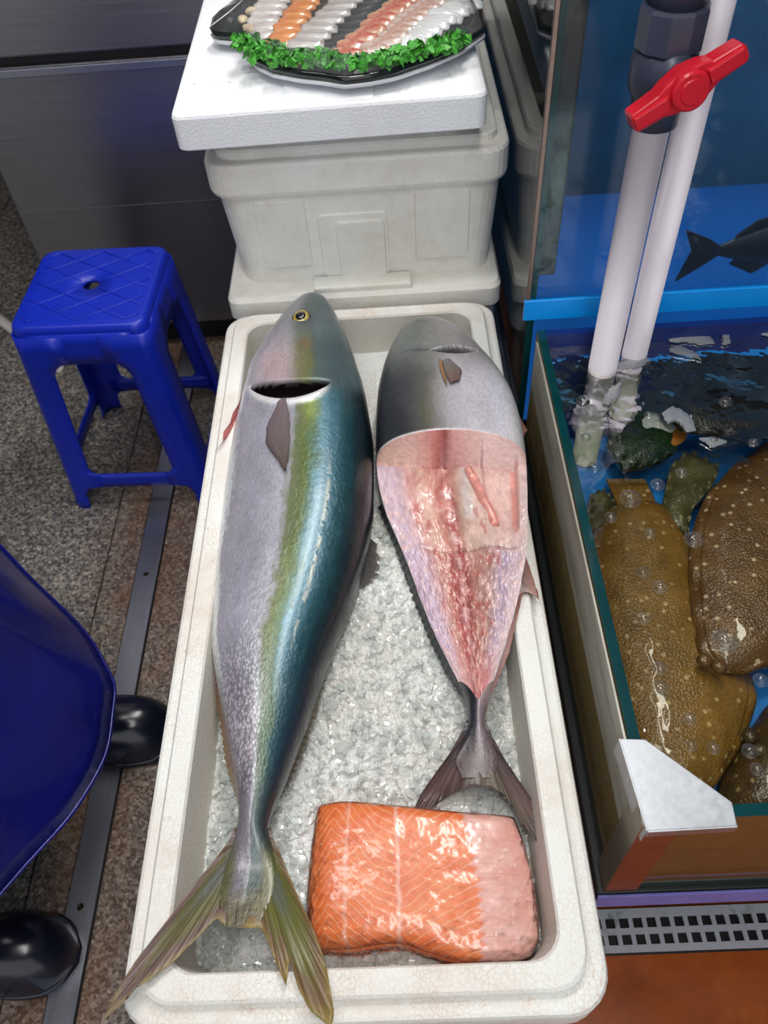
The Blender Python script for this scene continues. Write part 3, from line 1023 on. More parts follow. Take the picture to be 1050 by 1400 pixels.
scale_mask = top * smooth(860, 960, VV + 30 * (n1 - .5)) * (1 - smooth(1075, 1120, VV)) * (1 - 0.7 * smooth(0.5, 0.7, TT))
col = np.concatenate([np.clip(col, 0, 1), np.clip(scale_mask, 0, 1)[..., None]], -1)
FA = thing('whole_fish', 'large whole yellowtail with silver belly, yellow stripe and blue-green back', 'fish', (float(P[300, :, 0].mean()), float(P[300, :, 1].mean()), 0.455), 'fish laid on the ice')
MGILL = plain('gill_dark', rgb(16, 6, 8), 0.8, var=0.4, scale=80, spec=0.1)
fish_mesh('body', P, [MSKIN, MGILL], FA, col, slot > 0.25)
PA, VIA, TTA, SSA = P, VI, TT, SS

def on_fish(P, VI, TT, SS, v, t):
    i = np.argmin(((VI - v) / 60) ** 2 + ((TT - t) * 2.5) ** 2 + (SS < 0.02) * 100)
    return P.reshape(-1, 3)[i]

# eye
ep = on_fish(PA, VIA, TTA, SSA, 437, 0.455)
en = Vector((-0.10, -0.25, 1)).normalized()
def disc(name, c, nrm, prof, mat, parent, n=28, sx=1.0):
    q = nrm.to_track_quat('Z', 'Y').to_matrix()
    V = []
    for r_, h in prof:
        for k in range(n):
            a = 2 * PI * k / n
            V.append(Vector(c) + q @ Vector((r_ * math.cos(a) * sx, r_ * math.sin(a), h)))
    Fc = [tuple(f) for f in grid_faces(len(prof), n, True)]
    Fc.append(tuple(range(len(V) - n, len(V))))
    return from_py(name, V, Fc, mat, parent)
MEYE_D = plain('eye_dark', rgb(20, 22, 20), 0.12, coat=1.0)
MEYE_Y = plain('eye_yellow', rgb(172, 152, 62), 0.2, var=0.2, scale=120, coat=1.0)
MEYE_R = plain('eye_rim', rgb(60, 62, 46), 0.3)
ey = disc('eye', ep - np.array([0, 0, 0.001]), en, [(0.0150, -0.004), (0.0140, 0.001), (0.0125, 0.0022)], MEYE_R, FA)
disc('iris', ep, en, [(0.0120, 0.0), (0.0116, 0.0022), (0.0090, 0.0034), (0.006, 0.0038)], MEYE_Y, ey)
disc('pupil', ep, en, [(0.0082, 0.0028), (0.0076, 0.0042), (0.003, 0.0052), (0.0008, 0.0055)], MEYE_D, ey)

# pectoral fin lying flat on the flank
def laid_fin(name, pts_a, pts_b, lift, P, VI, TT, SS, parent, c0, c1, n=30, m=9):
    """fin web laid on the flank between two edges given in (row, across) flank coordinates"""
    ka, kb = np.array(pts_a, float), np.array(pts_b, float)
    k = np.linspace(0, 1, n)
    A = np.stack([np.interp(k, np.linspace(0, 1, len(ka)), ka[:, q]) for q in (0, 1)], -1)
    B = np.stack([np.interp(k, np.linspace(0, 1, len(kb)), kb[:, q]) for q in (0, 1)], -1)
    V, uv = [], []
    for i in range(n):
        for j in range(m):
            f = j / (m - 1)
            v, t = A[i] * (1 - f) + B[i] * f
            p = on_fish(P, VI, TT, SS, v, t).copy()
            p[2] += lift * math.sin(PI * (0.15 + 0.7 * f)) + lift * 1.2 * k[i]
            V.append(p)
            uv.append((f * 0.25, k[i]))
    V = np.array(V)
    Bt = V.copy()
    Bt[:, 2] -= 0.002
    f1 = grid_faces(n, m)
    Fc = np.concatenate([f1, f1[:, ::-1] + n * m])
    rim_ = [i * m for i in range(n)] + [(n - 1) * m + j for j in range(1, m)] + [i * m + m - 1 for i in range(n - 2, -1, -1)]
    Fc = np.concatenate([Fc, [[a, b, b + n * m, a + n * m] for a, b in zip(rim_[:-1], rim_[1:])]])
    o = from_py(name, np.concatenate([V, Bt]), Fc, MFIN, parent)
    cc = np.repeat(np.linspace(0, 1, n)[:, None], m, 1)[..., None]
    c = (lin(c0) * (1 - cc) + lin(c1) * cc).reshape(-1, 3)
    set_color(o, np.concatenate([c, c]))
    set_uv(o, np.array(uv + uv))
    md = o.modifiers.new('soft', 'SMOOTH')
    md.iterations = 3
    return o
laid_fin('pectoral_fin', [(556, 0.36), (590, 0.30), (612, 0.31), (632, 0.39), (650, 0.46)], [(550, 0.42), (575, 0.46), (605, 0.475), (632, 0.475), (652, 0.47)], 0.0035, PA, VIA, TTA, SSA, FA, (124, 108, 116), (92, 78, 68))

def tailA(U, W, R_, a):
    left = a < 0.5
    c = ramp_cols(R_, [(0, (110, 112, 116)), (0.35, (108, 110, 96)), (0.5, (104, 102, 58)), (0.7, (112, 104, 70)), (0.88, (116, 90, 88)), (1.0, (160, 144, 104))])
    c2 = ramp_cols(R_, [(0, (78, 86, 88)), (0.35, (92, 98, 80)), (0.5, (98, 100, 36)), (0.7, (104, 98, 40)), (0.86, (116, 86, 60)), (1.0, (150, 130, 70))])
    c = np.where(left[..., None], c, c2)
    c = blend(c, 0.7 * (gauss(a, 0.0, 0.05) + gauss(a, 1.0, 0.05)), (72, 52, 52))
    c = blend(c, 0.5 * left * gauss(a, 0.16, 0.10) * smooth(0.55, 0.75, R_), (128, 104, 108))
    return np.clip(c * (0.8 + 0.4 * fbm(a * 60, R_ * 6, 4))[..., None], 0, 1)
bndA = [(322, 1132), (313, 1150), (300, 1167), (262, 1215), (225, 1263), (187, 1312), (162, 1350), (140, 1396), (172, 1368), (176, 1356), (205, 1340), (240, 1312), (270, 1282), (297, 1254),
        (306, 1266), (325, 1268), (345, 1269), (357, 1268), (366, 1286), (378, 1318), (391, 1348), (396, 1312), (408, 1352), (424, 1382), (453, 1406), (457, 1385), (447, 1325), (436, 1288), (420, 1252), (400, 1208), (383, 1165), (374, 1146), (369, 1132)]
polar_fin('tail_fin', (346, 1140), bndA, lambda U, W: 0.514 + 0.020 * smooth(1130, 1330, W), MFIN, FA, tailA)
strip_fin('anal_fin', [(289, 860), (292, 900), (300, 945), (311, 1000), (321, 1050), (327, 1092)], [(285, 880), (266, 922), (288, 928), (299, 985), (308, 1050), (325, 1098)], 0.496, 0.480, MFIN, FA, (150, 120, 130), (150, 122, 70), n=130, teeth=22, depth=0.30)
strip_fin('second_dorsal_fin', [(446, 905), (430, 955), (412, 1005), (394, 1050), (378, 1090)], [(447, 915), (436, 968), (419, 1022), (403, 1062), (380, 1098)], 0.498, 0.488, MFIN, FA, (38, 42, 48), (92, 84, 62), n=110, teeth=20, depth=0.35)
strip_fin('first_dorsal_fin', [(505, 735), (496, 768), (484, 803)], [(516, 745), (522, 788), (500, 803)], 0.494, 0.482, MFIN, FA, (50, 52, 58), (104, 98, 92), n=40, teeth=5, depth=0.25)
strip_fin('pelvic_fin', [(340, 522), (333, 548), (323, 580)], [(332, 538), (306, 590), (294, 618)], 0.522, 0.533, MFIN, FA, (186, 96, 100), (196, 110, 106), n=40, teeth=3, depth=0.4)

# ------------------------------------------------------------------ the half filleted fish
rowsB = [(440, 572, 596), (444, 562, 610), (452, 551, 625), (465, 542, 642), (490, 530, 663), (515, 522, 683), (550, 516, 702), (600, 514, 715), (650, 516, 720), (700, 527, 721), (750, 548, 720),
         (800, 567, 712), (850, 586, 701), (900, 609, 686), (940, 629, 673), (965, 638, 667), (990, 640, 663), (1015, 631, 672), (1040, 622, 682), (1064, 632, 676)]
zcB = [(440, 0.522), (520, 0.515), (640, 0.508), (800, 0.500), (960, 0.500), (1000, 0.500), (1064, 0.4975)]
hzB = [(440, 0.010), (447, 0.020), (465, 0.032), (510, 0.048), (560, 0.058), (640, 0.064), (740, 0.060), (850, 0.046), (930, 0.028), (965, 0.018), (990, 0.012), (1012, 0.0065), (1035, 0.0032), (1064, 0.0006)]
tiltB = [(440, 0.0), (500, 0.012), (560, 0.030), (700, 0.042), (800, 0.042), (860, 0.024), (940, 0.006), (1064, 0.0)]
P, VV, TT, dz, SS = loft_fish(rowsB, zcB, hzB, 620, 170, 36, tilt=tiltB)
top = SS > 0
VI = VV - 630 * dz
CUT = 636.0
tc = 0.455 + 0.0 * VV                                 # back bone
n1 = fbm(TT * 12, VV / 24, 41)
n2 = fbm(TT * 40, VV / 8, 51)
n3 = fbm(TT * 90, VV / 4.5, 61, 3)
zmid = herm(*zip(*zcB), VV) + herm(*zip(*tiltB), VV) * TT
flesh = zmid + 0.004 - 0.010 * gauss(TT, tc, 0.16) * (1 - smooth(850, 950, VV)) + 0.006 * (n1 - 0.5) + 0.0035 * (n2 - 0.5) * smooth(740, 770, VV)
flesh += (0.0032 * (n3 - 0.5)) * smooth(735, 765, VV)
flesh += 0.007 * gauss(TT, tc, 0.045) * (0.65 + 0.35 * np.sin(VV / 5.5))                       # vertebrae
flesh += 0.004 * gauss(TT, 0.58, 0.05) * (1 - smooth(720, 750, VV))                            # ridge by the cavity
flesh -= 0.0010 * gauss(VV, 752, 2) * (TT > 0.18) * (TT < 0.93)                                # knife line across
cav = smooth(0.70, 0.735, TT - 0.0004 * (VV - 640)) * (1 - smooth(0.925, 0.95, TT)) * (1 - smooth(708, 728, VV - 40 * (TT - 0.8)))
flesh -= 0.013 * cav
zfull = P[..., 2].copy()
after = smooth(CUT - 0.4, CUT + 1.2, VV)
endz = smooth(964, 976, VV + 75 * np.abs(TT - 0.5) ** 1.3)
cap = flesh + 0.2 * endz
P[..., 2] = np.where(top & (VV > CUT), np.minimum(zfull, cap), zfull)
# tilt the cut face a little, so that it leans back
isflesh = top & (VV > CUT - 1.0) & (zfull > cap + 0.0004)
headc = ramp_cols(TT + 0.05 * (n1 - .5), [(0, (40, 44, 52)), (0.2, (54, 56, 62)), (0.34, (80, 80, 82)), (0.42, (120, 118, 116)), (0.52, (176, 172, 178)), (0.70, (216, 210, 220)), (0.9, (234, 230, 238)), (1, (220, 220, 220))])
snoutc = ramp_cols(TT, [(0, (104, 110, 108)), (0.3, (102, 108, 106)), (0.55, (132, 130, 130)), (0.8, (160, 156, 158)), (1, (158, 156, 158))])
col = mixrow(snoutc, headc, smooth(470, 520, VI))
tb = ramp_cols(TT, [(0, (40, 42, 50)), (0.42, (50, 50, 56)), (0.5, (104, 96, 102)), (0.75, (124, 112, 118)), (1, (110, 88, 92))])
col = mixrow(col, tb, smooth(880, 960, VV))
stkB = fbm(TT * 40, VV / 80, 83, 3)
col = blend(col, 0.9 * smooth(1000, 1045, VV + 24 * (stkB - 0.5)), (78, 62, 62))
col = blend(col, 0.8 * smooth(1030, 1055, VV) * smooth(0.45, 0.6, stkB), (52, 40, 42))
side = ramp_cols(TT, [(0, (30, 32, 38)), (0.45, (40, 40, 46)), (0.55, (176, 150, 154)), (1, (180, 160, 160))])
col = mixrow(col, side, smooth(CUT, CUT + 4, VV) * (1 - smooth(950, 980, VV)))
col = blend(col, 0.5 * gauss(VI, 575, 50) * gauss(TT, 0.36, 0.06), (96, 96, 66))
col = blend(col, smooth(CUT - 4.5, CUT - 2.0, VV) * (VV < CUT), (228, 220, 222))
col *= (0.88 + 0.24 * n1)[..., None]
# flesh pigment
fc = ramp_cols(TT + 0.04 * (n1 - .5), [(0, (206, 184, 196)), (0.10, (214, 190, 204)), (0.17, (212, 180, 186)), (0.22, (204, 150, 144)), (0.30, (216, 178, 162)), (0.40, (206, 146, 132)), (0.455, (212, 150, 142)),
                                       (0.50, (176, 110, 104)), (0.56, (218, 186, 168)), (0.68, (222, 190, 178)), (0.85, (220, 186, 178)), (1, (222, 196, 192))])
fc2 = ramp_cols(TT + 0.06 * (n1 - .5), [(0, (206, 184, 200)), (0.12, (204, 182, 202)), (0.22, (206, 166, 170)), (0.32, (200, 146, 132)), (0.40, (172, 88, 84)), (0.455, (214, 160, 158)), (0.50, (150, 66, 66)),
                                        (0.58, (196, 142, 130)), (0.72, (188, 150, 142)), (0.82, (186, 166, 186)), (0.92, (214, 190, 198)), (1, (226, 206, 208))])
fc3 = ramp_cols(TT, [(0, (226, 206, 206)), (0.2, (206, 160, 160)), (0.5, (198, 132, 130)), (0.8, (196, 130, 130)), (1, (228, 210, 210))])
fc = mixrow(fc, fc2, smooth(745, 762, VV))
fc = mixrow(fc, fc3, smooth(880, 930, VV))
fc = blend(fc, 0.75 * gauss(TT, tc + 0.0, 0.05) * smooth(690, 720, VV) * (1 - smooth(890, 930, VV)) * smooth(0.42, 0.62, n1), (168, 54, 56))
fc = blend(fc, 0.8 * gauss(TT, tc + 0.01, 0.022) * (np.sin(VV / 5.5) > 0.1) * smooth(650, 690, VV), (226, 186, 184))
fc = blend(fc, 0.7 * smooth(0.58, 0.72, n2) * smooth(640, 700, VV), (226, 192, 184))
fc = blend(fc, 0.6 * smooth(0.58, 0.74, fbm(TT * 20, VV / 14, 77)) * (TT > .2) * (TT < .8), (184, 84, 80))
fc = blend(fc, 0.9 * cav, (224, 190, 182))
fc = blend(fc, 0.65 * gauss(TT, 0.60, 0.035) * (1 - smooth(700, 725, VV)), (206, 206, 206))
fc = blend(fc, 0.8 * gauss(TT, 0.915, 0.018) * (1 - smooth(715, 740, VV)), (206, 124, 112))
fc = blend(fc, (0.2 + 0.5 * n1) * gauss(VV + 8 * (n1 - .5), 752, 2.0) * (TT > 0.18) * (TT < 0.93), (128, 64, 60))
fc *= (0.86 + 0.28 * n2)[..., None]
wall = top & (VV > CUT - 1.5) & (VV < CUT + 4.5)
wallc = ramp_cols(TT + .04 * (n1 - .5), [(0, (222, 184, 168)), (0.25, (216, 172, 162)), (0.42, (196, 120, 112)), (0.47, (140, 62, 60)), (0.52, (206, 150, 144)), (0.75, (222, 184, 178)), (1, (222, 182, 176))])
fc = np.where(wall[..., None], wallc, fc)
edge = np.clip(1 - np.abs(zfull - cap) / 0.0042, 0, 1) * top * (VV > CUT + 3) * (1 - smooth(968, 985, VV))
col = np.where(isflesh[..., None], fc, col)
col = blend(col, 0.95 * edge, (230, 218, 222))
# gill slit
gs = top * np.clip((5.0 * np.sin(np.clip((TT - 0.42) / 0.44, 0, 1) * PI) - np.abs(VI - (484 - 4 * (TT - .6)))) / 1.5, 0, 1) * (TT > 0.42) * (TT < 0.86)
P[..., 2] -= 0.020 * gs
P[..., 2] += 0.0015 * top * gauss(VI, 478, 5) * smooth(0.2, 0.4, TT) * (1 - smooth(0.8, 0.9, TT))
col = blend(col, gs, (24, 18, 20))
col = blend(col, 0.6 * top * gauss(VI, 484, 1.8) * smooth(0.15, 0.3, TT) * (1 - smooth(0.4, 0.5, TT)), (54, 52, 54))
col = blend(col, 0.5 * top * gauss(VI, 442, 3) * gauss(TT, 0.33, 0.10), (60, 62, 50))
col = np.concatenate([np.clip(col, 0, 1), np.full(VV.shape + (1,), 0.0)], -1)
def mk_flesh():
    m = Mat('raw_flesh')
    at = m.n('ShaderNodeVertexColor', layer_name='Col')
    nz = m.noise(150, 4, 0.65, m.tc('Object', (1, 0.5, 1)))
    c = m.mix(0.5, at.outputs['Color'], m.mix(1.0, at.outputs['Color'], m.ramp(nz, [(0.3, (0.72, 0.66, 0.66, 1)), (0.7, (1.25, 1.25, 1.25, 1))]), 'MULTIPLY'))
    m.set(c, 0.30, spec=0.5, coat=0.8, coat_rough=0.1, sss=0.12)
    m.bump(m.math('ADD', nz, m.noise(55, 4)), 0.45, 0.003)
    return m.m
MFLESH = mk_flesh()
FB = thing('filleted_fish', 'whole fish with one fillet cut away, showing pink flesh and backbone', 'fish', (float(P[300, :, 0].mean()), float(P[300, :, 1].mean()), 0.455), 'fish laid on the ice')
fish_mesh('body', P, [MSKIN2, MFLESH], FB, col, isflesh | wall)
PB, VIB, TTB, SSB = P, VI, TT, SS
laid_fin('pectoral_fin', [(500, 0.50), (520, 0.505), (535, 0.53)], [(497, 0.56), (515, 0.63), (530, 0.60)], 0.003, PB, VIB, TTB, SSB, FB, (120, 118, 116), (118, 88, 76), n=18)
laid_fin('pectoral_fin_base', [(498, 0.475), (518, 0.475), (537, 0.50)], [(497, 0.495), (518, 0.503), (536, 0.512)], 0.003, PB, VIB, TTB, SSB, FB, (170, 120, 80), (160, 120, 84), n=14, m=5)
def tailB(U, W, R_, a):
    c = ramp_cols(R_, [(0, (72, 64, 68)), (0.4, (84, 66, 66)), (0.7, (104, 76, 76)), (1.0, (70, 54, 58))])
    c = blend(c, 0.8 * gauss(a, 0.52, 0.16) * smooth(0.45, 0.8, R_), (96, 86, 70))
    c = blend(c, 0.8 * (gauss(a, 0.0, 0.12) + gauss(a, 1.0, 0.10)), (46, 38, 44))
    c = blend(c, 0.8 * (1 - smooth(0.1, 0.5, R_)) * (a < 0.5), (42, 42, 48))
    return np.clip(c * (0.8 + 0.4 * fbm(a * 60, R_ * 6, 8))[..., None], 0, 1)
bndB = [(638, 985), (632, 1000), (615, 1030), (597, 1055), (575, 1086), (556, 1128), (580, 1112), (605, 1094), (620, 1084), (640, 1076), (660, 1074), (684, 1082), (700, 1100), (715, 1128), (735, 1152), (757, 1170), (755, 1150), (744, 1122), (728, 1095), (708, 1065), (690, 1038), (672, 1005), (664, 985)]
polar_fin('tail_fin', (651, 990), bndB, lambda U, W: 0.500 - 0.004 * smooth(1000, 1100, W) - 0.020 * smooth(1020, 1095, W) * (1 - smooth(600, 650, U)), MFIN, FB, tailB)
strip_fin('anal_fin', [(716, 755), (714, 800), (700, 850), (688, 895), (672, 945)], [(724, 775), (740, 822), (717, 802), (697, 892), (672, 950)], 0.530, 0.531, MFIN, FB, (128, 84, 84), (152, 100, 84), n=90, teeth=14, depth=0.12)
strip_fin('dorsal_fin', [(522, 690), (545, 742), (566, 800), (590, 862), (612, 908), (632, 945)], [(516, 694), (540, 752), (561, 812), (584, 872), (606, 918), (631, 955)], 0.500, 0.490, MFIN, FB, (36, 38, 44), (48, 50, 56), n=130, teeth=26, depth=0.35)
strip_fin('pelvic_fin', [(704, 556), (712, 585), (716, 600)], [(708, 565), (722, 590), (719, 585)], 0.508, 0.512, MFIN, FB, (150, 112, 104), (150, 100, 84), n=16)
# pink gut strand lying in the belly cavity
gp = []
for (u, v, z) in ((640, 640, 0.538), (650, 660, 0.537), (660, 682, 0.535), (672, 704, 0.532), (677, 716, 0.530), (668, 722, 0.530)):
    gp.append(onz(u, v, z))
tube_obj('gut_strand', gp, [0.005, 0.0062, 0.0065, 0.006, 0.0055, 0.003], plain('gut_pink', rgb(222, 150, 138), 0.25, var=0.25, scale=90, coat=0.8, bump=0.3), FB, 10)

# ------------------------------------------------------------------ salmon block in film
def samp(pl, n):
    pl = np.array(pl, float)
    d = np.concatenate([[0], np.cumsum(np.hypot(*np.diff(pl, axis=0).T))])
    q = np.linspace(0, d[-1], n)
    return np.stack([herm(d, pl[:, 0], q), herm(d, pl[:, 1], q)], -1)
def salmon_grid(n=190, m=150, off=0.0):
    T_ = samp([(432, 1098), (470, 1096), (545, 1102), (640, 1110), (704, 1113)], n)
    B_ = samp([(424, 1298), (470, 1301), (540, 1293), (590, 1306), (640, 1318), (700, 1316), (728, 1306)], n)
    L_ = samp([(432, 1098), (422, 1170), (417, 1240), (417, 1275), (424, 1298)], m)
    R2 = samp([(704, 1113), (718, 1150), (733, 1215), (739, 1275), (728, 1306)], m)
    u, v = np.linspace(0, 1, n)[:, None, None], np.linspace(0, 1, m)[None, :, None]
    C_ = ((1 - v) * T_[:, None] + v * B_[:, None] + (1 - u) * L_[None] + u * R2[None]
          - ((1 - u) * (1 - v) * T_[0] + u * (1 - v) * T_[-1] + (1 - u) * v * B_[0] + u * v * B_[-1]))
    a = np.abs(2 * u[..., 0] - 1)
    b = np.abs(2 * v[..., 0] - 1)
    pa = np.where(u[..., 0] < 0.5, 3.4, 5.0)
    prof = (1 - a ** pa) ** (1 / pa) * (1 - b ** 5.5) ** (1 / 5.5)
    z = 0.4695 + (0.036 - 0.010 * u[..., 0]) * prof + 0.002 * (fbm(u[..., 0] * 9 + v[..., 0] * 0, v[..., 0] * 6 + u[..., 0] * 0, 5) - 0.5)
    ctr = C_[n // 2, m // 2]
    C_ = ctr + (C_ - ctr) * (1 + off * 6)
    Pt = onz(C_[..., 0], C_[..., 1], z * 0 + 0.488)
    Pt[..., 2] = z + off
    return Pt, np.repeat(u[..., 0], m, 1), np.repeat(v[..., 0], n, 0)
def mk_salmon():
    m = Mat('salmon_flesh')
    uv = m.tc('UV')
    sp = m.n('ShaderNodeSeparateXYZ')
    m.l(uv, sp.inputs[0])
    U, W = sp.outputs[0], sp.outputs[1]
    wob = m.noise(5, 3, 0.5, uv)
    Uw = m.math('ADD', U, m.math('MULTIPLY', m.math('SUBTRACT', wob, 0.5), 0.05))
    # vertical position of a white line at each place across the block (chevrons), in tenths
    cv = m.n('ShaderNodeFloatCurve')
    pts = [(0.0, 0.62), (0.04, 0.44), (0.10, 0.20), (0.17, 0.38), (0.18, 0.30), (0.30, 0.62), (0.40, 0.75), (0.405, 0.75), (0.55, 0.42), (0.70, 0.16), (0.76, 0.10), (1.0, 0.10)]
    c0 = cv.mapping.curves[0]
    while len(c0.points) < len(pts):
        c0.points.new(0.5, 0.5)
    for p_, (x, y) in zip(c0.points, pts):
        p_.location = (x, y)
        p_.handle_type = 'VECTOR'
    cv.mapping.update()
    m.l(Uw, cv.inputs['Value'])
    ph = m.math('MULTIPLY', m.math('SUBTRACT', m.math('ADD', W, m.math('MULTIPLY', m.math('SUBTRACT', m.noise(9, 3, 0.6, uv), 0.5), 0.05)), m.math('MULTIPLY', cv.outputs[0], 0.62)), 14.0)
    fr_ = m.math('FRACT', m.math('ADD', ph, 20.0))
    line = m.ramp(fr_, [(0.0, WHITE), (0.07, (0.5, 0.5, 0.5, 1)), (0.15, BLACK), (0.93, BLACK), (1.0, WHITE)])
    tone = m.ramp(m.noise(6, 4, 0.6, uv), [(0.3, rgb(234, 106, 48)), (0.7, rgb(250, 142, 82))])
    c = m.mix(m.math('MULTIPLY', line, m.math('ADD', m.math('MULTIPLY', m.noise(12, 2, 0.5, uv), 0.6), 0.38)), tone, rgb(255, 192, 156))
    # fat seams running lengthwise
    for ctr, wd, w_ in ((0.40, 0.006, 0.75), (0.172, 0.005, 0.55)):
        dd = m.math('ABSOLUTE', m.math('SUBTRACT', m.math('ADD', U, m.math('MULTIPLY', m.math('SUBTRACT', m.noise(16, 3, 0.6, uv), 0.5), 0.03)), ctr))
        c = m.mix(m.math('MULTIPLY', m.ramp(dd, [(0.0, WHITE), (wd, (0.7, 0.7, 0.7, 1)), (wd * 2.4, BLACK)]), w_), c, rgb(250, 196, 178))
    # pale belly side with a scalloped border
    sc = m.math('MULTIPLY', m.math('ABSOLUTE', m.math('SUBTRACT', fr_, 0.5)), 0.055)
    lim = m.math('ADD', m.math('ADD', U, m.math('MULTIPLY', W, -0.03)), m.math('ADD', m.math('MULTIPLY', sc, 1.0), m.math('MULTIPLY', m.noise(7, 3, 0.6, uv), 0.04)))
    bel = m.ramp(lim, [(0.752, BLACK), (0.775, WHITE)])
    pale = m.ramp(m.noise(8, 4, 0.6, uv), [(0.3, rgb(232, 164, 150)), (0.7, rgb(246, 196, 186))])
    c = m.mix(bel, c, pale)
    m.set(c, 0.34, spec=0.5, coat=0.4, coat_rough=0.1, sss=0.10)
    m.bump(m.math('ADD', m.noise(80, 4), m.math('MULTIPLY', line, 0.4)), 0.2, 0.002)
    return m.m
Pt, Uu, Wv = salmon_grid()
n, m_ = Pt.shape[:2]
def slab_faces(n, m):
    f1 = grid_faces(n, m)
    N = n * m
    rim_ = np.concatenate([np.arange(m), np.arange(1, n) * m + m - 1, (n - 1) * m + np.arange(m - 2, -1, -1), np.arange(n - 2, -1, -1) * m])
    return np.concatenate([f1, f1[:, ::-1] + N, np.stack([rim_[:-1], rim_[1:], rim_[1:] + N, rim_[:-1] + N], -1)])
Bt = Pt.copy()
Bt[..., 2] = 0.462
SAL = thing('salmon_fillet', 'orange salmon block wrapped in cling film on the ice', 'salmon', (float(Pt[..., 0].mean()), float(Pt[..., 1].mean()), 0.462))
so_ = from_py('flesh', np.concatenate([Pt.reshape(-1, 3), Bt.reshape(-1, 3)]), slab_faces(n, m_), mk_salmon(), SAL)
uv = np.stack([Uu.ravel(), Wv.ravel()], -1)
set_uv(so_, np.concatenate([uv, uv]))
Pw, U2, W2 = salmon_grid(80, 64, 0.0016)
Pw[..., 2] += 0.0004 * (fbm(U2 * 26, W2 * 18, 91) - 0.4)
from_py('cling_film', Pw.reshape(-1, 3), grid_faces(80, 64), MWRAP, SAL)

# ================================================================== near glass tank with flatfish
TX0, TX1, TY0, TY1, TZ0, TZ1, TG = 0.2465, 1.05, 0.128, 0.775, 0.388, 0.600, 0.0105
stand = thing('tank_stand', 'steel stand with a violet front edge carrying the glass tanks', 'stand', (0.65, 0.75, 0))
from_bm('deck', span(0.236, 1.06, 0.122, 1.50, 0.362, 0.386, 0.002), plain('deck_dark', rgb(30, 36, 36), 0.4), stand, False)
for x in (0.26, 1.03):
    for y in (0.40, 0.80, 1.47):
        from_bm('leg', span(x - 0.02, x + 0.02, y - 0.02, y + 0.02, 0.0, 0.362, 0.002), MALU, stand, False)
from_bm('violet_band', span(0.236, 1.06, 0.1185, 0.1215, 0.345, 0.386, 0.001), MLAV, stand, False)
# floor drain under the tank: white cover with two rows of real square holes
drain = thing('drain_cover', 'white perforated drain cover on the floor below the flatfish tank', 'drain cover', (0.7, 0.17, 0.0))
bm = bmesh.new()
pitch, hole, y0s = 0.0196, 0.0134, 0.132
xsn = [0.19]
for k in range(48):
    xsn += [0.1945 + k * pitch, 0.1945 + k * pitch + hole]
xsn.append(xsn[-1] + 0.006)
ysn = [y0s, y0s + 0.009, y0s + 0.0225, y0s + 0.0305, y0s + 0.044, y0s + 0.056]
gv = [[bm.verts.new((x, y, 0.012)) for y in ysn] for x in xsn]
for i in range(len(xsn) - 1):
    for j in range(len(ysn) - 1):
        if not (i % 2 == 1 and j % 2 == 1):
            bm.faces.new((gv[i][j], gv[i + 1][j], gv[i + 1][j + 1], gv[i][j + 1]))
r_ = bmesh.ops.extrude_face_region(bm, geom=bm.faces[:])
for v in r_['geom']:
    if isinstance(v, bmesh.types.BMVert):
        v.co.z = 0.007
def mk_perf():
    m = Mat('perforated_white')
    alg = m.ramp(m.noise(60, 5, 0.7), [(0.52, BLACK), (0.68, WHITE)])
    gt = m.ramp(m.noise(6, 2), [(0.45, BLACK), (0.6, WHITE)])
    m.set(m.mix(m.math('MULTIPLY', m.math('MULTIPLY', alg, gt), 0.8), rgb(190, 192, 200), rgb(70, 92, 62)), 0.4)
    return m.m
from_bm('perforated_plate', bm, mk_perf(), drain, False)
from_bm('gutter', span(0.188, xsn[-1], y0s - 0.002, y0s + 0.058, 0.0, 0.002), MDARK, drain, False)

tank = thing('glass_tank', 'shallow glass tank of flatfish beside the fish box', 'fish tank', (0.65, 0.45, TZ0))
def pane(name, x0, x1, y0, y1, z0, z1, parent, thin, clear=None):
    """sheet of glass: clear faces, dark green cut edges"""
    b = span(x0, x1, y0, y1, z0, z1)
    ax = 'xyz'.index(thin)
    for f in b.faces:
        f.material_index = 0 if abs(f.normal[ax]) > 0.9 else 1
    me = bpy.data.meshes.new(name)
    b.to_mesh(me)
    b.free()
    return finish(name, me, [clear or MGLASS, MGLASS_E], parent, False)
pane('side_pane', TX0, TX0 + TG, TY0, TY1, TZ0, TZ1, tank, 'x', MGLASS_D)
pane('side_pane', TX1 - TG, TX1, TY0, TY1, TZ0, TZ1, tank, 'x')
pane('front_pane', TX0 + TG, TX1 - TG, TY0, TY0 + TG, TZ0, TZ1, tank, 'y', MGLASS_F)
from_bm('back_board', span(TX0 + TG, TX1 - TG, TY1 - TG, TY1, TZ0, TZ1), MNAVY, tank, False)
from_bm('bottom_liner', span(TX0 + TG, TX1 - TG, TY0 + TG, TY1 - TG, TZ0, TZ0 + 0.010), MLINER, tank, False)
from_bm('bottom_seal', span(TX0 - 0.001, TX1, TY0 - 0.001, TY0 + 0.002, TZ0, TZ0 + 0.016, 0.0008, 1), plain('seal_green', rgb(24, 44, 34), 0.3), tank, False)
from_bm('bottom_seal', span(TX0 - 0.001, TX0 + 0.002, TY0 + 0.003, TY1, TZ0, TZ0 + 0.016, 0.0008, 1), plain('seal_green', rgb(24, 44, 34), 0.3), tank, False)
WZ = 0.578
nx, ny = 90, 80
X_, Y_ = np.meshgrid(np.linspace(TX0 + TG + 0.0004, TX1 - TG - 0.0004, nx), np.linspace(TY0 + TG + 0.0004, TY1 - TG - 0.0004, ny), indexing='ij')
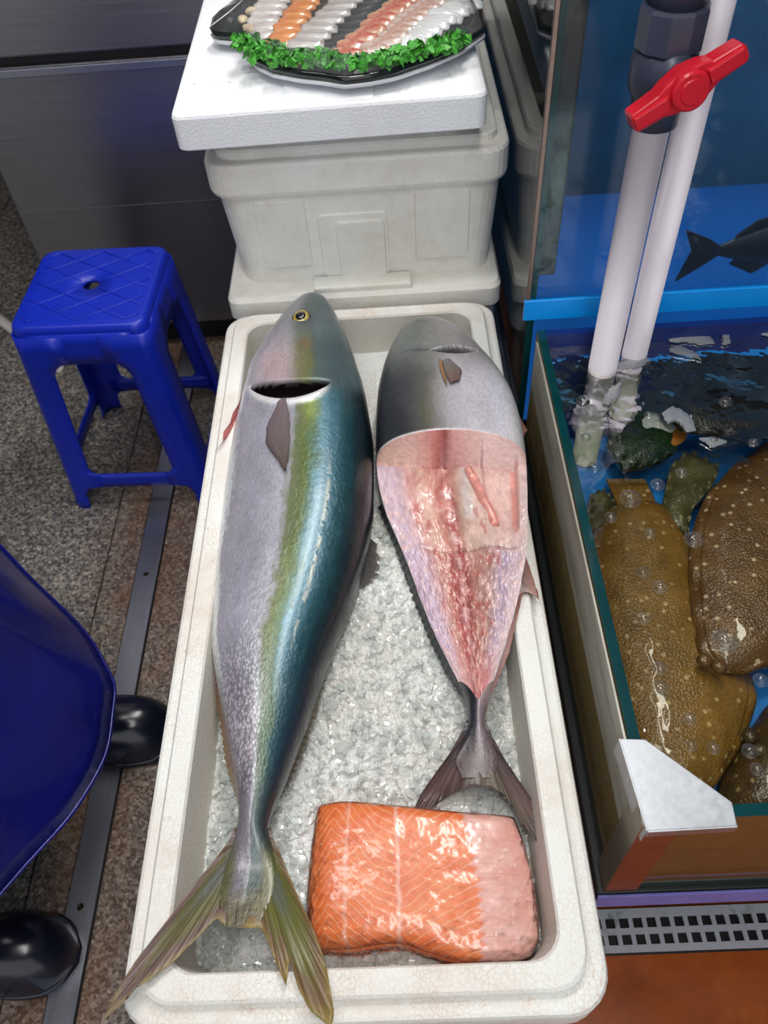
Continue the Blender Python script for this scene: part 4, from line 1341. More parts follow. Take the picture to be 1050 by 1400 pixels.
Zw = WZ + 0.0035 * (fbm(X_ * 16, Y_ * 16, 12) - 0.5) + 0.0015 * np.sin(60 * np.hypot(X_ - 0.34, Y_ - 0.74)) * np.exp(-6 * np.hypot(X_ - 0.34, Y_ - 0.74))
wat = from_py('tank_water', np.stack([X_, Y_, Zw], -1).reshape(-1, 3), grid_faces(nx, ny), MWATER)
tag(wat, 'rippling water surface in the shallow flatfish tank', 'water', kind='stuff')

def mk_foamless():
    m = Mat('weathered_aluminium')
    nz = m.noise(5, 5, 0.7, m.tc('Object', (8, 1, 8)))
    c = m.ramp(nz, [(0.3, rgb(132, 128, 112)), (0.55, rgb(178, 176, 164)), (0.75, rgb(206, 204, 196))])
    sp_ = m.ramp(m.noise(60, 4, 0.75), [(0.66, BLACK), (0.72, WHITE)])
    c = m.mix(m.math('MULTIPLY', sp_, 0.7), c, rgb(60, 52, 40))
    m.set(c, 0.38, 0.35, spec=0.5)
    return m.m
# folded metal corner plate
cp = thing('corner_plate', 'scratched silver metal corner plate on the near corner of the tank', 'metal plate', (0.27, 0.16, TZ1))
def q2(u, v, z=TZ1 + 0.002):
    p = onz(u, v, z)
    return (p[0], p[1])
poly = [q2(848, 1010), q2(882, 1011), q2(1001, 1097), q2(1008, 1129), q2(886, 1136)]
from_bm('plate', prism_bm(poly, TZ1 + 0.0005, TZ1 + 0.0025, 0.0006), MPLATE, cp, False)
a, b, c = Vector(poly[0]), Vector(poly[4]), Vector(poly[3])
def lipface(name, p, q, drop):
    d = (q - p).normalized()
    nrm = Vector((d.y, -d.x)) * 0.0012
    V = [(p.x, p.y, TZ1 + 0.002), (q.x, q.y, TZ1 + 0.002), (q.x, q.y, TZ1 - drop), (p.x, p.y, TZ1 - drop)]
    V += [(x + nrm.x, y + nrm.y, z) for x, y, z in V]
    from_py(name, V, [(0, 1, 2, 3), (7, 6, 5, 4), (0, 4, 5, 1), (1, 5, 6, 2), (2, 6, 7, 3), (3, 7, 4, 0)], MPLATE, cp, False)
lipface('side_flange', a, b, 0.026)
lipface('front_flange', b, c, 0.010)
from_bm('edge_angle', span(TX0 - 0.0040, TX0 - 0.0010, TY0 + 0.026, TY1 - 0.02, 0.518, TZ1 - 0.002, 0.0006, 1), mk_foamless(), cp, False)
# upright angle below the plate, at the tank's corner
from_bm('upright_angle', span(TX0 - 0.0045, TX0 - 0.0012, TY0 - 0.004, TY0 + 0.026, TZ0 + 0.002, TZ1 - 0.001, 0.0005, 1), mk_steel('dull_angle', rgb(170, 164, 150), 0.4, (6, 6, 60)), cp, False)
from_bm('upright_angle', span(TX0 - 0.004, TX0 + 0.030, TY0 - 0.0045, TY0 - 0.0012, TZ0 + 0.002, TZ1 - 0.001, 0.0005, 1), mk_steel('rusty_angle', rgb(176, 120, 92), 0.4, (6, 6, 60)), cp, False)

# flatfish
def mk_flat(name, c0, c1, spot):
    m = Mat(name)
    nz = m.noise(26, 5, 0.7)
    c = m.ramp(nz, [(0.3, c0), (0.68, c1)])
    v = m.vor(70)
    gate = m.noise(90, 2)
    sp = m.math('MULTIPLY', m.ramp(v, [(0.12, WHITE), (0.24, BLACK)]), m.ramp(gate, [(0.34, BLACK), (0.46, WHITE)]))
    c = m.mix(m.math('MULTIPLY', sp, 0.85), c, spot)
    fine = m.vor(330)
    c = m.mix(m.math('MULTIPLY', fine, 0.5), c, tuple(x * 0.5 for x in c0[:3]) + (1,))
    m.set(c, 0.32, spec=0.5, coat=0.3)
    m.bump(m.math('ADD', nz, m.math('MULTIPLY', fine, 0.5)), 0.5, 0.003)
    return m.m
MF_OCH = mk_flat('flatfish_ochre', rgb(112, 80, 26), rgb(150, 114, 50), rgb(214, 192, 140))
MF_BRN = mk_flat('flatfish_brown', rgb(78, 52, 22), rgb(122, 88, 46), rgb(226, 206, 168))
MF_DRK = mk_flat('flatfish_dark', rgb(48, 36, 16), rgb(86, 66, 34), rgb(176, 150, 104))
MF_BLK = mk_flat('flatfish_black', rgb(12, 14, 16), rgb(36, 40, 42), rgb(70, 74, 76))
MF_OLV = mk_flat('flatfish_olive', rgb(58, 60, 30), rgb(112, 108, 70), rgb(150, 146, 104))
MF_GRN = mk_flat('flatfish_green', rgb(10, 30, 16), rgb(34, 66, 30), rgb(60, 92, 46))
def flatfish(label, outline, axis, z, hgt, mat, tail=None, eyes=None, frill=0.0):
    """flat oval fish: outline measured on its resting height, domed back, frilled margin"""
    o = np.array(outline, float)
    o = np.concatenate([o, o[:1]])
    d = np.concatenate([[0], np.cumsum(np.hypot(*np.diff(o, axis=0).T))])
    n, m = 150, 26
    q = np.linspace(0, d[-1], n, endpoint=False)
    bu, bv = np.interp(q, d, o[:, 0]), np.interp(q, d, o[:, 1])
    k = np.exp(-((np.arange(-9, 10) / 3.5) ** 2))
    k /= k.sum()
    wrap = lambda a: np.convolve(np.concatenate([a[-9:], a, a[:9]]), k, 'valid')
    bu, bv = wrap(bu), wrap(bv)
    E = onz(bu, bv, z)
    ax = [onz(u, v, z) for u, v in axis]
    A0, A1 = ax[0], ax[1]
    tt = np.clip(((E - A0) @ (A1 - A0)) / ((A1 - A0) @ (A1 - A0)), 0.06, 0.94)
    Cn = A0 + (A1 - A0) * tt[:, None]
    f = np.linspace(1, 0, m)
    P_ = Cn[:, None] + (E - Cn)[:, None] * f[None, :, None]
    prof = hgt * (1 - f ** 2.4) ** 0.8
    P_[..., 2] = z + prof[None] + (0.004 * np.sin(q / d[-1] * 2 * PI * 17)[:, None] + 0.003) * smooth(0.8, 1.0, f)[None] + 0.002 * fbm(P_[..., 0] * 70, P_[..., 1] * 70, 14)
    t = thing('flatfish', label, 'fish', (float(E[:, 0].mean()), float(E[:, 1].mean()), z), 'flatfish lying in the tank')
    ib = np.argmin(np.abs(f - 0.86))
    def band(name, j0, j1):
        Q = P_[:, j0:j1 + 1]
        w_ = Q.shape[1]
        dn = Q.copy()
        dn[..., 2] = z - 0.002 - (0.001 if name == 'body' else 0)
        V = np.concatenate([Q.reshape(-1, 3), dn.reshape(-1, 3)])
        idx = np.arange(n)[:, None] * w_ + np.arange(w_ - 1)[None]
        nxt = ((np.arange(n) + 1) % n)[:, None] * w_ + np.arange(w_ - 1)[None]
        F1 = np.stack([idx, idx + 1, nxt + 1, nxt], -1).reshape(-1, 4)
        N = n * w_
        k0, k1 = np.arange(n) * w_, ((np.arange(n) + 1) % n) * w_
        return from_py(name, V, np.concatenate([F1, F1[:, ::-1] + N, np.stack([k0, k1, k1 + N, k0 + N], -1)]), mat, t)
    band('body', ib, m - 1)
    band('fin_margin', 0, ib)
    if tail:
        strip_fin('tail_fin', tail[0], tail[1], z + 0.004, z + 0.006, mat, t, (120, 110, 70), (120, 110, 70), n=24)
    if eyes:
        for (u, v) in eyes:
            p = onz(u, v, z + hgt)
            disc('eye', (p[0], p[1], z + hgt * 0.75), Vector((0, 0, 1)), [(0.009, 0), (0.0085, 0.004), (0.005, 0.007), (0.001, 0.008)], mat, t)
    return t
flatfish('large ochre flatfish lying along the left glass of the tank', [(838, 690), (800, 740), (785, 800), (790, 870), (806, 950), (824, 1020), (838, 1085), (860, 1125), (930, 1128), (972, 1085), (1012, 1025), (1035, 965), (1032, 925), (1000, 880), (960, 800), (945, 730), (910, 690)], ((870, 710), (930, 1060)), 0.414, 0.038, MF_OCH,
         tail=([(850, 705), (905, 705)], [(828, 655), (882, 655)]))
flatfish('brown speckled flatfish on top of the ochre one', [(1110, 590), (1050, 605), (1000, 640), (962, 680), (944, 730), (940, 800), (945, 860), (955, 912), (985, 920), (1010, 926), (1050, 912), (1110, 905), (1150, 860), (1160, 740), (1150, 640)], ((1050, 640), (1050, 880)), 0.446, 0.026, MF_BRN, eyes=[(965, 900), (985, 908)])
flatfish('dark brown flatfish in the near corner of the tank', [(1110, 935), (1050, 960), (1020, 1005), (985, 1062), (972, 1105), (990, 1140), (1060, 1142), (1120, 1138), (1150, 1040)], ((1110, 960), (1040, 1110)), 0.404, 0.050, MF_DRK, eyes=[(1030, 1000), (1045, 1020)])
flatfish('black flatfish lying under the pale patches at the back of the tank', [(900, 555), (930, 530), (990, 515), (1060, 510), (1140, 520), (1150, 560), (1060, 592), (990, 598), (930, 590)], ((930, 560), (1110, 550)), 0.500, 0.016, MF_BLK)
flatfish('dark green flatfish with a pale orange edged patch near the pipes', [(845, 560), (870, 545), (905, 560), (935, 590), (925, 618), (890, 640), (850, 645), (828, 610)], ((860, 580), (900, 615)), 0.452, 0.02, MF_GRN)
pp = onz(893, 580, 0.470)
pt_ = disc('pale_patch', pp, Vector((0, 0, 1)), [(0.026, -0.006), (0.024, 0.001), (0.010, 0.003)], plain('pale_patch', rgb(205, 214, 214), 0.4, var=0.15, scale=60), bpy.data.objects['flatfish.004'], 22, 1.3)
disc('orange_edge', pp + np.array([0.012, -0.012, -0.002]), Vector((0, 0, 1)), [(0.026, -0.006), (0.024, 0.0), (0.010, 0.001)], plain('orange_edge', rgb(176, 112, 40), 0.4, var=0.2, scale=60), bpy.data.objects['flatfish.004'], 22, 1.3)
flatfish('olive flatfish with its tail raised beside the brown one', [(905, 690), (915, 640), (940, 618), (985, 640), (975, 665), (945, 700), (940, 735), (915, 720)], ((920, 700), (955, 640)), 0.436, 0.010, MF_OLV)
flatfish('small olive flatfish tucked against the left glass', [(805, 680), (825, 670), (842, 690), (838, 730), (815, 740), (800, 715)], ((818, 685), (820, 725)), 0.412, 0.010, MF_OLV)

# bubbles, and pale patches painted in for reflections on the water
BUB = [(862, 682, 12), (813, 640, 8), (797, 548, 8), (899, 663, 8), (932, 647, 7), (948, 738, 10), (879, 783, 7), (902, 803, 8), (880, 845, 7), (902, 914, 7), (902, 941, 8), (990, 877, 12), (835, 708, 7), (889, 729, 6),
       (943, 983, 6), (975, 1023, 6), (1025, 1027, 7), (1035, 1052, 6), (992, 550, 8), (887, 568, 6), (899, 580, 6), (801, 598, 6), (945, 1020, 5), (1040, 930, 7), (1030, 606, 6), (975, 604, 7)]
BLAB = ['large air bubble over the tail of the ochre flatfish', 'air bubble just below the foot of the thick white pipe', 'air bubble in front of the thick white pipe at the water line', 'air bubble at the left side of the olive flatfish', 'air bubble over the middle of the olive flatfish',
        'air bubble at the upper left edge of the brown flatfish', 'upper of two close bubbles on the upper ochre flatfish', 'lower of two close bubbles on the upper ochre flatfish', 'lone bubble over the middle of the ochre flatfish', 'upper bubble of the pair left of the brown flatfish head', 'lower bubble of the pair left of the brown flatfish head',
        'large ringed bubble over the lower part of the brown flatfish', 'bubble over the small olive flatfish by the left glass', 'bubble below the large one on the ochre flatfish tail', 'bubble over the lower ochre flatfish, farther from the corner plate', 'bubble at the border of the ochre and dark brown flatfish', 'upper bubble over the dark brown flatfish',
        'lower bubble over the dark brown flatfish', 'bubble over the middle of the black flatfish', 'left bubble on the pale patch of the dark green flatfish', 'right bubble on the pale patch of the dark green flatfish', 'bubble beside the submerged end of the thick white pipe', 'tiny bubble over the ochre flatfish nearest the corner plate',
        'bubble between the brown and dark brown flatfish', 'bubble just above the top of the brown flatfish', 'bubble on the small reflection patch above the brown flatfish']
for (u, v, r), blab in zip(BUB, BLAB):
    p = onz(u, v, WZ)
    rr = r * 0.00088
    V = []
    pr = [(1.25, -0.12), (1.12, 0.06), (1.0, 0.08), (0.94, 0.34), (0.72, 0.62), (0.4, 0.80), (0.05, 0.86)]
    for f, h in pr:
        for k in range(18):
            V.append((p[0] + rr * f * math.cos(k * PI / 9), p[1] + rr * f * math.sin(k * PI / 9), WZ + 0.001 + rr * h))
    tag(from_py('bubble', V, [tuple(f) for f in grid_faces(len(pr), 18, True)] + [tuple(range(len(V) - 18, len(V)))], MBUB), blab, 'bubble', 'bubbles on the tank water')
GLINTS = [([(913, 458), (925, 448), (950, 447), (970, 455), (979, 470), (960, 472), (935, 468), (915, 468)], 'long pale reflection patch at the back of the tank'),
        ([(915, 476), (930, 474), (955, 484), (960, 493), (940, 488), (915, 482)], 'thin pale reflection streak below the long patch'),
        ([(986, 456), (997, 455), (999, 470), (988, 473)], 'small round reflection patch behind the long patch'),
        ([(905, 565), (918, 555), (932, 560), (945, 570), (952, 588), (940, 592), (925, 575), (912, 580)], 'pale reflection patch over the dark green flatfish'),
        ([(826, 540), (838, 528), (852, 522), (845, 545), (832, 555), (824, 552)], 'reflection patch beside the thick white pipe'),
        ([(838, 497), (860, 490), (880, 486), (890, 494), (870, 505), (845, 505)], 'reflection patch around the thin white pipe'),
        ([(955, 600), (975, 598), (995, 605), (975, 613)], 'small reflection patch near the brown flatfish'),
        ([(1036, 455), (1046, 440), (1062, 434), (1070, 452), (1052, 462)], 'reflection patch at the right end of the water')]
for pl, lb in GLINTS:
    c = np.array(pl, float)
    c = np.concatenate([c, c[:1]])
    d = np.concatenate([[0], np.cumsum(np.hypot(*np.diff(c, axis=0).T))])
    q = np.linspace(0, d[-1], 40, endpoint=False)
    u, v = np.interp(q, d, c[:, 0]), np.interp(q, d, c[:, 1])
    u, v = u + RNG.normal(0, 0.7, 40), v + RNG.normal(0, 0.7, 40)
    E = onz(u, v, WZ + 0.0015)
    ctr = E.mean(0)
    V = [E, ctr + (E - ctr) * 0.93 + np.array([0, 0, 0.0018]), ctr + (E - ctr) * 0.5 + np.array([0, 0, 0.003])]
    tag(from_py('reflection_patch', np.concatenate(V), [tuple(f) for f in grid_faces(3, 40, True)] + [tuple(range(80, 120))], MGLINT), lb, 'foam', 'pale patches for reflections on the tank water')

# ------------------------------------------------------------------ pipes with the ball valve
def pipe_r(name, x, y, z0, z1, r, mat, parent, n=28):
    return tube_obj(name, [(x, y, z0), (x, y, z1)], r, mat, parent, n)
def mk_pipewet():
    m = Mat('pipe_underwater')
    nz = m.noise(30, 5, 0.7)
    m.set(m.ramp(nz, [(0.35, rgb(176, 186, 160)), (0.55, rgb(196, 204, 184)), (0.72, rgb(150, 140, 84))]), 0.35)
    return m.m
MPW = mk_pipewet()
p1, p2 = onz(824, 502, WZ), onz(867, 485, WZ)
vp = thing('valve_pipe', 'thick white pipe with a grey ball valve and red handle', 'pipe', (p1[0], p1[1], 0.402))
vx, vy = p1[0], p1[1]
pipe_r('pipe', vx, vy, WZ - 0.004, 0.930, 0.0185, MPVC, vp)
pipe_r('submerged_end', vx, vy, 0.402, WZ - 0.004, 0.0183, MPW, vp)
def lathe_obj(name, x, y, prof, mat, parent, n=32, flat=False):
    V = [(x + r * math.cos(2 * PI * k / n), y + r * math.sin(2 * PI * k / n), z + 0.014) for r, z in prof for k in range(n)]
    return from_py(name, V, [tuple(f) for f in grid_faces(len(prof), n, True)] + [tuple(range(n))[::-1], tuple(range(len(V) - n, len(V)))], mat, parent, not flat)
vb = lathe_obj('valve_body', vx, vy, [(0.020, 0.884), (0.0245, 0.886), (0.0248, 0.908), (0.0262, 0.914), (0.0300, 0.920), (0.0318, 0.930), (0.0318, 0.945), (0.0300, 0.954), (0.0275, 0.957)], MVALVE, vp)
lathe_obj('union_nut', vx, vy, [(0.0280, 0.957), (0.0320, 0.959), (0.0320, 0.992), (0.0300, 0.995)], MVALVE, vp, 10, True)
lathe_obj('union_collar', vx, vy, [(0.026, 0.995), (0.0262, 1.004), (0.029, 1.006), (0.029, 1.03), (0.026, 1.032)], MVALVE, vp)
lathe_obj('label_band', vx, vy, [(0.0292, 1.008), (0.0294, 1.009), (0.0294, 1.02), (0.0292, 1.021)], plain('label_green', rgb(150, 170, 60), 0.5, var=0.4, scale=140), vp)
pipe_r('pipe', vx, vy, 1.06, 1.6, 0.0185, MPVC, vp)
# stem and red handle on the side facing the room
hd = Vector((0.14, -1, 0.10)).normalized()
hc = Vector((vx, vy, 0.951)) + hd * 0.030
V, Fc = tube([hc - hd * 0.012, hc + hd * 0.004, hc + hd * 0.0042, hc + hd * 0.014], [0.021, 0.021, 0.0175, 0.0165], 24)
from_py('valve_stem', V, Fc, MVALVE, vp)
hb = thing_handle = None
ux = Vector((0.94, 0.26, 0.0)).normalized()
ux = (ux - hd * ux.dot(hd)).normalized()
uy = hd.cross(ux)
if uy.z < 0:
    uy = -uy
ang = math.radians(27)
e1 = ux * math.cos(ang) + uy * math.sin(ang)
e2 = hd.cross(e1).normalized()
o0 = hc + hd * 0.016
outline = [(-0.062, -0.0075), (-0.060, -0.0105), (-0.030, -0.0125), (-0.020, -0.0165), (0.0, -0.0205), (0.020, -0.0165), (0.030, -0.0120), (0.060, -0.0105), (0.064, -0.006), (0.064, 0.006), (0.060, 0.0105), (0.030, 0.0120), (0.020, 0.0165), (0.0, 0.0205), (-0.020, 0.0165), (-0.030, 0.0125), (-0.060, 0.0105), (-0.062, 0.0075)]
V = []
for s_, h in ((1.0, -0.004), (1.0, 0.009), (0.97, 0.0125), (0.86, 0.0135)):
    V += [o0 + e1 * (x * 0.87) + e2 * (y * 0.9 * s_) + hd * h for x, y in outline]
N = len(outline)
hdl = from_py('handle', V, [tuple(f) for f in grid_faces(4, N, True)] + [tuple(range(N))[::-1], tuple(range(3 * N, 4 * N))], MRED, vp, False)
V, Fc = tube([o0 + hd * 0.008, o0 + hd * 0.019, o0 + hd * 0.021], [0.0185, 0.0175, 0.0155], 26)
from_py('handle_hub', V, Fc, MRED, hdl, False)
V, Fc = tube([o0 + hd * 0.0205, o0 + hd * 0.0225], [0.0115, 0.0105], 22)
from_py('handle_cap', V, Fc, MRED, hdl, False)
for sgn in (-1, 1):
    V = []
    for s_, h in ((1.0, 0.012), (0.9, 0.0165), (0.7, 0.0172)):
        V += [o0 + e1 * (sgn * (0.036 + 0.017 * x * (0.6 + 0.4 * s_))) + e2 * (0.0072 * y * s_) + hd * h for x, y in ((-1, -1), (1, -1), (1, 1), (-1, 1))]
    from_py('handle_ridge', V, [tuple(f) for f in grid_faces(3, 4, True)] + [(8, 9, 10, 11)], MRED, hdl, False)
tp = thing('thin_pipe', 'thinner plain white pipe standing behind the valve pipe', 'pipe', (p2[0], p2[1], 0.50))
pipe_r('pipe', p2[0], p2[1], WZ - 0.004, 1.6, 0.0162, MPVC, tp)
pipe_r('submerged_end', p2[0], p2[1], 0.47, WZ - 0.004, 0.016, MPW, tp)

# ------------------------------------------------------------------ tall blue tank behind
UX0, UX1, UY0, UY1, UZ0, UZ1 = 0.236, 1.055, 0.80, 1.46, 0.388, 1.16
ut = thing('tall_tank', 'tall glass tank of blue water behind the pipes', 'fish tank', (0.65, 1.13, UZ0))
pane('front_pane', UX0 + 0.01, UX1 - 0.01, UY0, UY0 + 0.01, UZ0, UZ1, ut, 'y', MGLASS_C)
pane('side_pane', UX0, UX0 + 0.01, UY0, UY1, UZ0, UZ1, ut, 'x', MGLASS_C)
pane('side_pane', UX1 - 0.01, UX1, UY0, UY1, UZ0, UZ1, ut, 'x')
from_bm('back_board', span(UX0 + 0.01, UX1 - 0.01, UY1 - 0.012, UY1, UZ0, UZ1), MLINER_D, ut, False)
from_bm('bottom_liner', span(UX0 + 0.01, UX1 - 0.01, UY0 + 0.01, UY1 - 0.012, UZ0, UZ0 + 0.01), MLINER, ut, False)
from_bm('blue_band', span(UX0 - 0.006, UX1, UY0 - 0.006, UY0 - 0.0005, 0.602, 0.634, 0.001, 1), MSTRIPB, ut, False)
def mk_reflection():  # added brown strip, its tones painted in for reflections in the corner glass
    m = Mat('brown_reflection')
    nz = m.noise(22, 4, 0.6, m.tc('Object', (1, 1, 0.5)))
    m.set(m.ramp(nz, [(0.3, rgb(52, 38, 32)), (0.6, rgb(112, 84, 60)), (0.75, rgb(160, 140, 110))]), 0.18, coat=0.8)
    m.bump(nz, 0.8, 0.006)
    return m.m
from_bm('reflection_strip', span(UX0 + 0.006, UX0 + 0.034, UY0 + 0.011, UY0 + 0.020, 0.66, UZ1 - 0.02, 0.003), mk_reflection(), ut, False)
from_bm('edge_strip', span(UX0 - 0.004, UX0 + 0.002, UY0 - 0.004, UY0 - 0.0005, 0.634, UZ1, 0.0008, 1), mk_steel('edge_steel', rgb(160, 140, 130), 0.3, (6, 6, 40)), ut, False)
from_bm('edge_strip', span(UX0 - 0.0075, UX0 - 0.0005, UY0 + 0.02, UY1, UZ0, UZ0 + 0.02, 0.0008, 1), MALU, ut, False)
uw = from_bm('tall_tank_water', span(UX0 + 0.0105, UX1 - 0.0105, UY0 + 0.0105, UY1 - 0.0125, UZ0 + 0.0105, UZ1 - 0.06), MWATER_B, None, False)
tag(uw, 'blue water filling the tall tank behind the pipes', 'water', kind='stuff')
# dark red fish swimming in it
def swim_fish(label, c, yaw, L, mat):
    t = thing('swimming_fish', label, 'fish', c)
    n, m = 34, 22
    k = np.linspace(0, 1, n)
    h = L * 0.17 * np.sin(PI * np.clip(k, 0, 1) ** 0.62) ** 0.85 + L * 0.022
    w_ = h * 0.48
    R_ = Matrix.Rotation(yaw, 3, 'Z')
    V = []
    for i in range(n):
        for j in range(m):
            a = 2 * PI * j / m
            V.append(Vector(c) + R_ @ Vector(((0.5 - k[i]) * L, w_[i] * math.cos(a), h[i] * math.sin(a))))
    from_py('body', V, [tuple(f) for f in grid_faces(n, m, True)] + [tuple(range(m))[::-1], tuple(range((n - 1) * m, n * m))], mat, t)
    def fin(name, pts):
        V = [Vector(c) + R_ @ Vector((x * L, s * 0.0022, z * L)) for s in (-1, 1) for x, z in pts]
        q = len(pts)
        from_py(name, V, [tuple(range(q)), tuple(range(2 * q - 1, q - 1, -1))] + [(i, (i + 1) % q, (i + 1) % q + q, i + q) for i in range(q)], mat, t, False)
    fin('tail_fin', [(-0.46, 0.03), (-0.56, 0.10), (-0.74, 0.19), (-0.66, 0.02), (-0.72, -0.20), (-0.56, -0.10), (-0.46, -0.03)])
    fin('dorsal_fin', [(0.15, 0.15), (0.05, 0.24), (-0.25, 0.19), (-0.38, 0.09), (-0.2, 0.10)])
    fin('anal_fin', [(-0.05, -0.14), (-0.18, -0.22), (-0.36, -0.12), (-0.3, -0.07)])
    for s in (-1, 1):
        p = Vector(c) + R_ @ Vector((0.38 * L, s * 0.055 * L, 0.04 * L))
        disc('eye', p, R_ @ Vector((0, s, 0)), [(0.012, -0.006), (0.010, 0.003), (0.002, 0.005)], MEYE_D, t, 14)
    return t
swim_fish('dark red fish swimming near the bottom of the tall tank', (0.665, 1.0, 0.562), 0.12, 0.23, plain('dark_red_skin', rgb(48, 24, 34), 0.4, var=0.3, scale=40))

# ================================================================== seafood tray on the lid
TZ = 0.850
tray_out = [(286, 42), (291, 50), (318, 52), (332, 56), (337, 72), (348, 86), (372, 97), (410, 104), (440, 107), (470, 112), (505, 108), (540, 101), (590, 84), (630, 66), (664, 44), (656, 22), (640, -5), (600, -40), (540, -62), (470, -68), (400, -55), (352, -22), (328, 8), (312, 22)]
tr = thing('seafood_tray', 'fish-shaped black tray of sliced seafood wrapped in film', 'tray', onz(480, 40, LZ1))
def tray_loop(s, z, zmeas=TZ):
    c = np.array(tray_out, float)
    c = np.concatenate([c, c[:1]])
    d = np.concatenate([[0], np.cumsum(np.hypot(*np.diff(c, axis=0).T))])
    q = np.linspace(0, d[-1], 120, endpoint=False)
    E = onz(np.interp(q, d, c[:, 0]), np.interp(q, d, c[:, 1]), zmeas)
    ctr = onz(480, 15, zmeas)
    E = ctr + (E - ctr) * s
    E[:, 2] = z
    return [tuple(p) for p in E]
MTRAY = plain('tray_black', rgb(22, 28, 28), 0.2, var=0.3, scale=60, coat=0.4)
loops_obj('plate_base', [tray_loop(0.80, LZ1 + 0.0005), tray_loop(0.99, TZ - 0.010), tray_loop(1.0, TZ - 0.005), tray_loop(0.98, TZ - 0.005)], MWHITEP, tr, True)
loops_obj('tray_rim', [tray_loop(0.985, TZ - 0.006), tray_loop(0.995, TZ + 0.004), tray_loop(0.975, TZ + 0.006), tray_loop(0.90, TZ - 0.002), tray_loop(0.5, TZ - 0.003), tray_loop(0.05, TZ - 0.003)], MTRAY, tr, True)
dome = [tray_loop(s, TZ + 0.0062 + h) for s, h in ((0.985, 0.0), (0.96, 0.010), (0.90, 0.018), (0.75, 0.026), (0.5, 0.030), (0.25, 0.032), (0.03, 0.0325))]
MFILM = mk_glass('tray_film', (0.97, 0.97, 0.98, 1), 1.3, bumpscale=45, bstr=0.7, bdist=0.006, rough=0.08, haze=rgb(200, 205, 210), hazew=0.07, detail=4)
loops_obj('film_wrap', dome, MFILM, tr, True, cap0=False)
# rows of slices, each slice its own thing
def slice_mesh(L, W_, H, bend):
    n, m = 9, 10
    V = []
    for i in range(n):
        f = i / (n - 1) * 2 - 1
        w_ = W_ * (1 - 0.35 * f ** 4) * 0.5
        for j in range(m):
            a = 2 * PI * j / m
            V.append((f * L / 2, w_ * math.cos(a), H * 0.5 * math.sin(a) * (1 - 0.4 * f ** 4) - bend * f * f))
    return V, [tuple(f) for f in grid_faces(n, m, True)] + [tuple(range(m))[::-1], tuple(range((n - 1) * m, n * m))]
def mk_slice(name, c0, c1, sc=35, stretch=(0.4, 3, 1)):
    m = Mat(name)
    nz = m.noise(sc, 4, 0.6, m.tc('Object', stretch))
    m.set(m.ramp(nz, [(0.35, c0), (0.62, c1)]), 0.25, coat=0.6, sss=0.05)
    m.bump(nz, 0.3, 0.002)
    return m.m
ORD = ['nearest', 'second', 'third', 'fourth', 'fifth', 'sixth', 'seventh', 'eighth', 'ninth', 'tenth', 'eleventh', 'twelfth', 'thirteenth']
ROWS = [('shrimp', (352, 52), (392, -30), 10, 0.042, 'pale peeled shrimp, %s from the parsley in the leftmost row', 'shrimp row on the tray', mk_slice('shrimp', rgb(196, 180, 176), rgb(226, 222, 218))),
        ('roe_slice', (382, 62), (440, -25), 11, 0.036, 'orange seafood slice, %s from the parsley in its row', 'orange row on the tray', mk_slice('roe', rgb(206, 108, 26), rgb(236, 158, 84))),
        ('squid_slice', (418, 62), (505, -28), 11, 0.044, 'grey-white squid slice, %s from the parsley in its row', 'squid row on the tray', mk_slice('squid', rgb(150, 142, 138), rgb(216, 212, 208))),
        ('red_slice', (474, 76), (570, -12), 11, 0.040, 'red and cream slice, %s from the parsley in its row', 'red row on the tray', mk_slice('redsl', rgb(186, 44, 40), rgb(214, 170, 130), 40, (1.2, 1.0, 1))),
        ('prawn_slice', (516, 70), (606, -5), 11, 0.040, 'cream slice with brown stripe, %s from the parsley in its row', 'striped row on the tray', mk_slice('prawn', rgb(176, 120, 96), rgb(220, 206, 196), 40, (1.2, 1, 1))),
        ('white_slice', (560, 60), (636, 8), 9, 0.044, 'translucent white slice, %s from the parsley at the pointed end', 'white row on the tray', mk_slice('whitesl', rgb(196, 200, 200), rgb(226, 228, 226)))]
for nm, a, b, k, L, lb, gr, mt in ROWS:
    V, Fc = slice_mesh(L * 1.15, 0.021, 0.0055, 0.003)
    me = None
    pa, pb = onz(*a, TZ + 0.006), onz(*b, TZ + 0.006)
    d = math.atan2(pb[1] - pa[1], pb[0] - pa[0])
    for i in range(k):
        f = i / (k - 1)
        p = pa + (pb - pa) * f
        if me is None:
            o = from_py(nm, V, Fc, mt)
            me = o.data
        else:
            o = bpy.data.objects.new(nm, me)
            COL.objects.link(o)
        o.location = (p[0], p[1], TZ + 0.009 + 0.003 * math.sin(PI * f))
        o.rotation_euler = (0.0, RNG.normal(0, 0.08), d - PI / 2 + 0.35 + RNG.normal(0, 0.06))
        o.rotation_euler.x = 0.38
        tag(o, lb % ORD[i], 'seafood', gr)
def parsley(u, v, seed):
    r = np.random.default_rng(seed)
    c = onz(u, v, TZ + 0.010)
    V, Fc = [], []
    for k in range(90):
        q = r.normal(0, 1, 3)
        q /= np.linalg.norm(q)
        q[2] = abs(q[2])
        ctr = c + q * np.array([0.020, 0.016, 0.013]) * r.uniform(0.4, 1)
        a = r.normal(0, 1, 3)
        a /= np.linalg.norm(a)
        b = np.cross(a, q)
        b /= np.linalg.norm(b) + 1e-6
        s = r.uniform(0.004, 0.008)
        i = len(V)
        V += [ctr, ctr + s * (a + 0.5 * b), ctr + s * 1.3 * (b + 0.35 * q), ctr + s * (b * 0.6 - a), ctr - s * 0.7 * a]
        Fc += [(i, i + 1, i + 2), (i, i + 2, i + 3), (i, i + 3, i + 4)]
    return from_py('parsley_sprig', V, Fc, MPARS, None, False)
MPARS = plain('parsley_green', rgb(76, 160, 58), 0.5, var=0.5, scale=160)
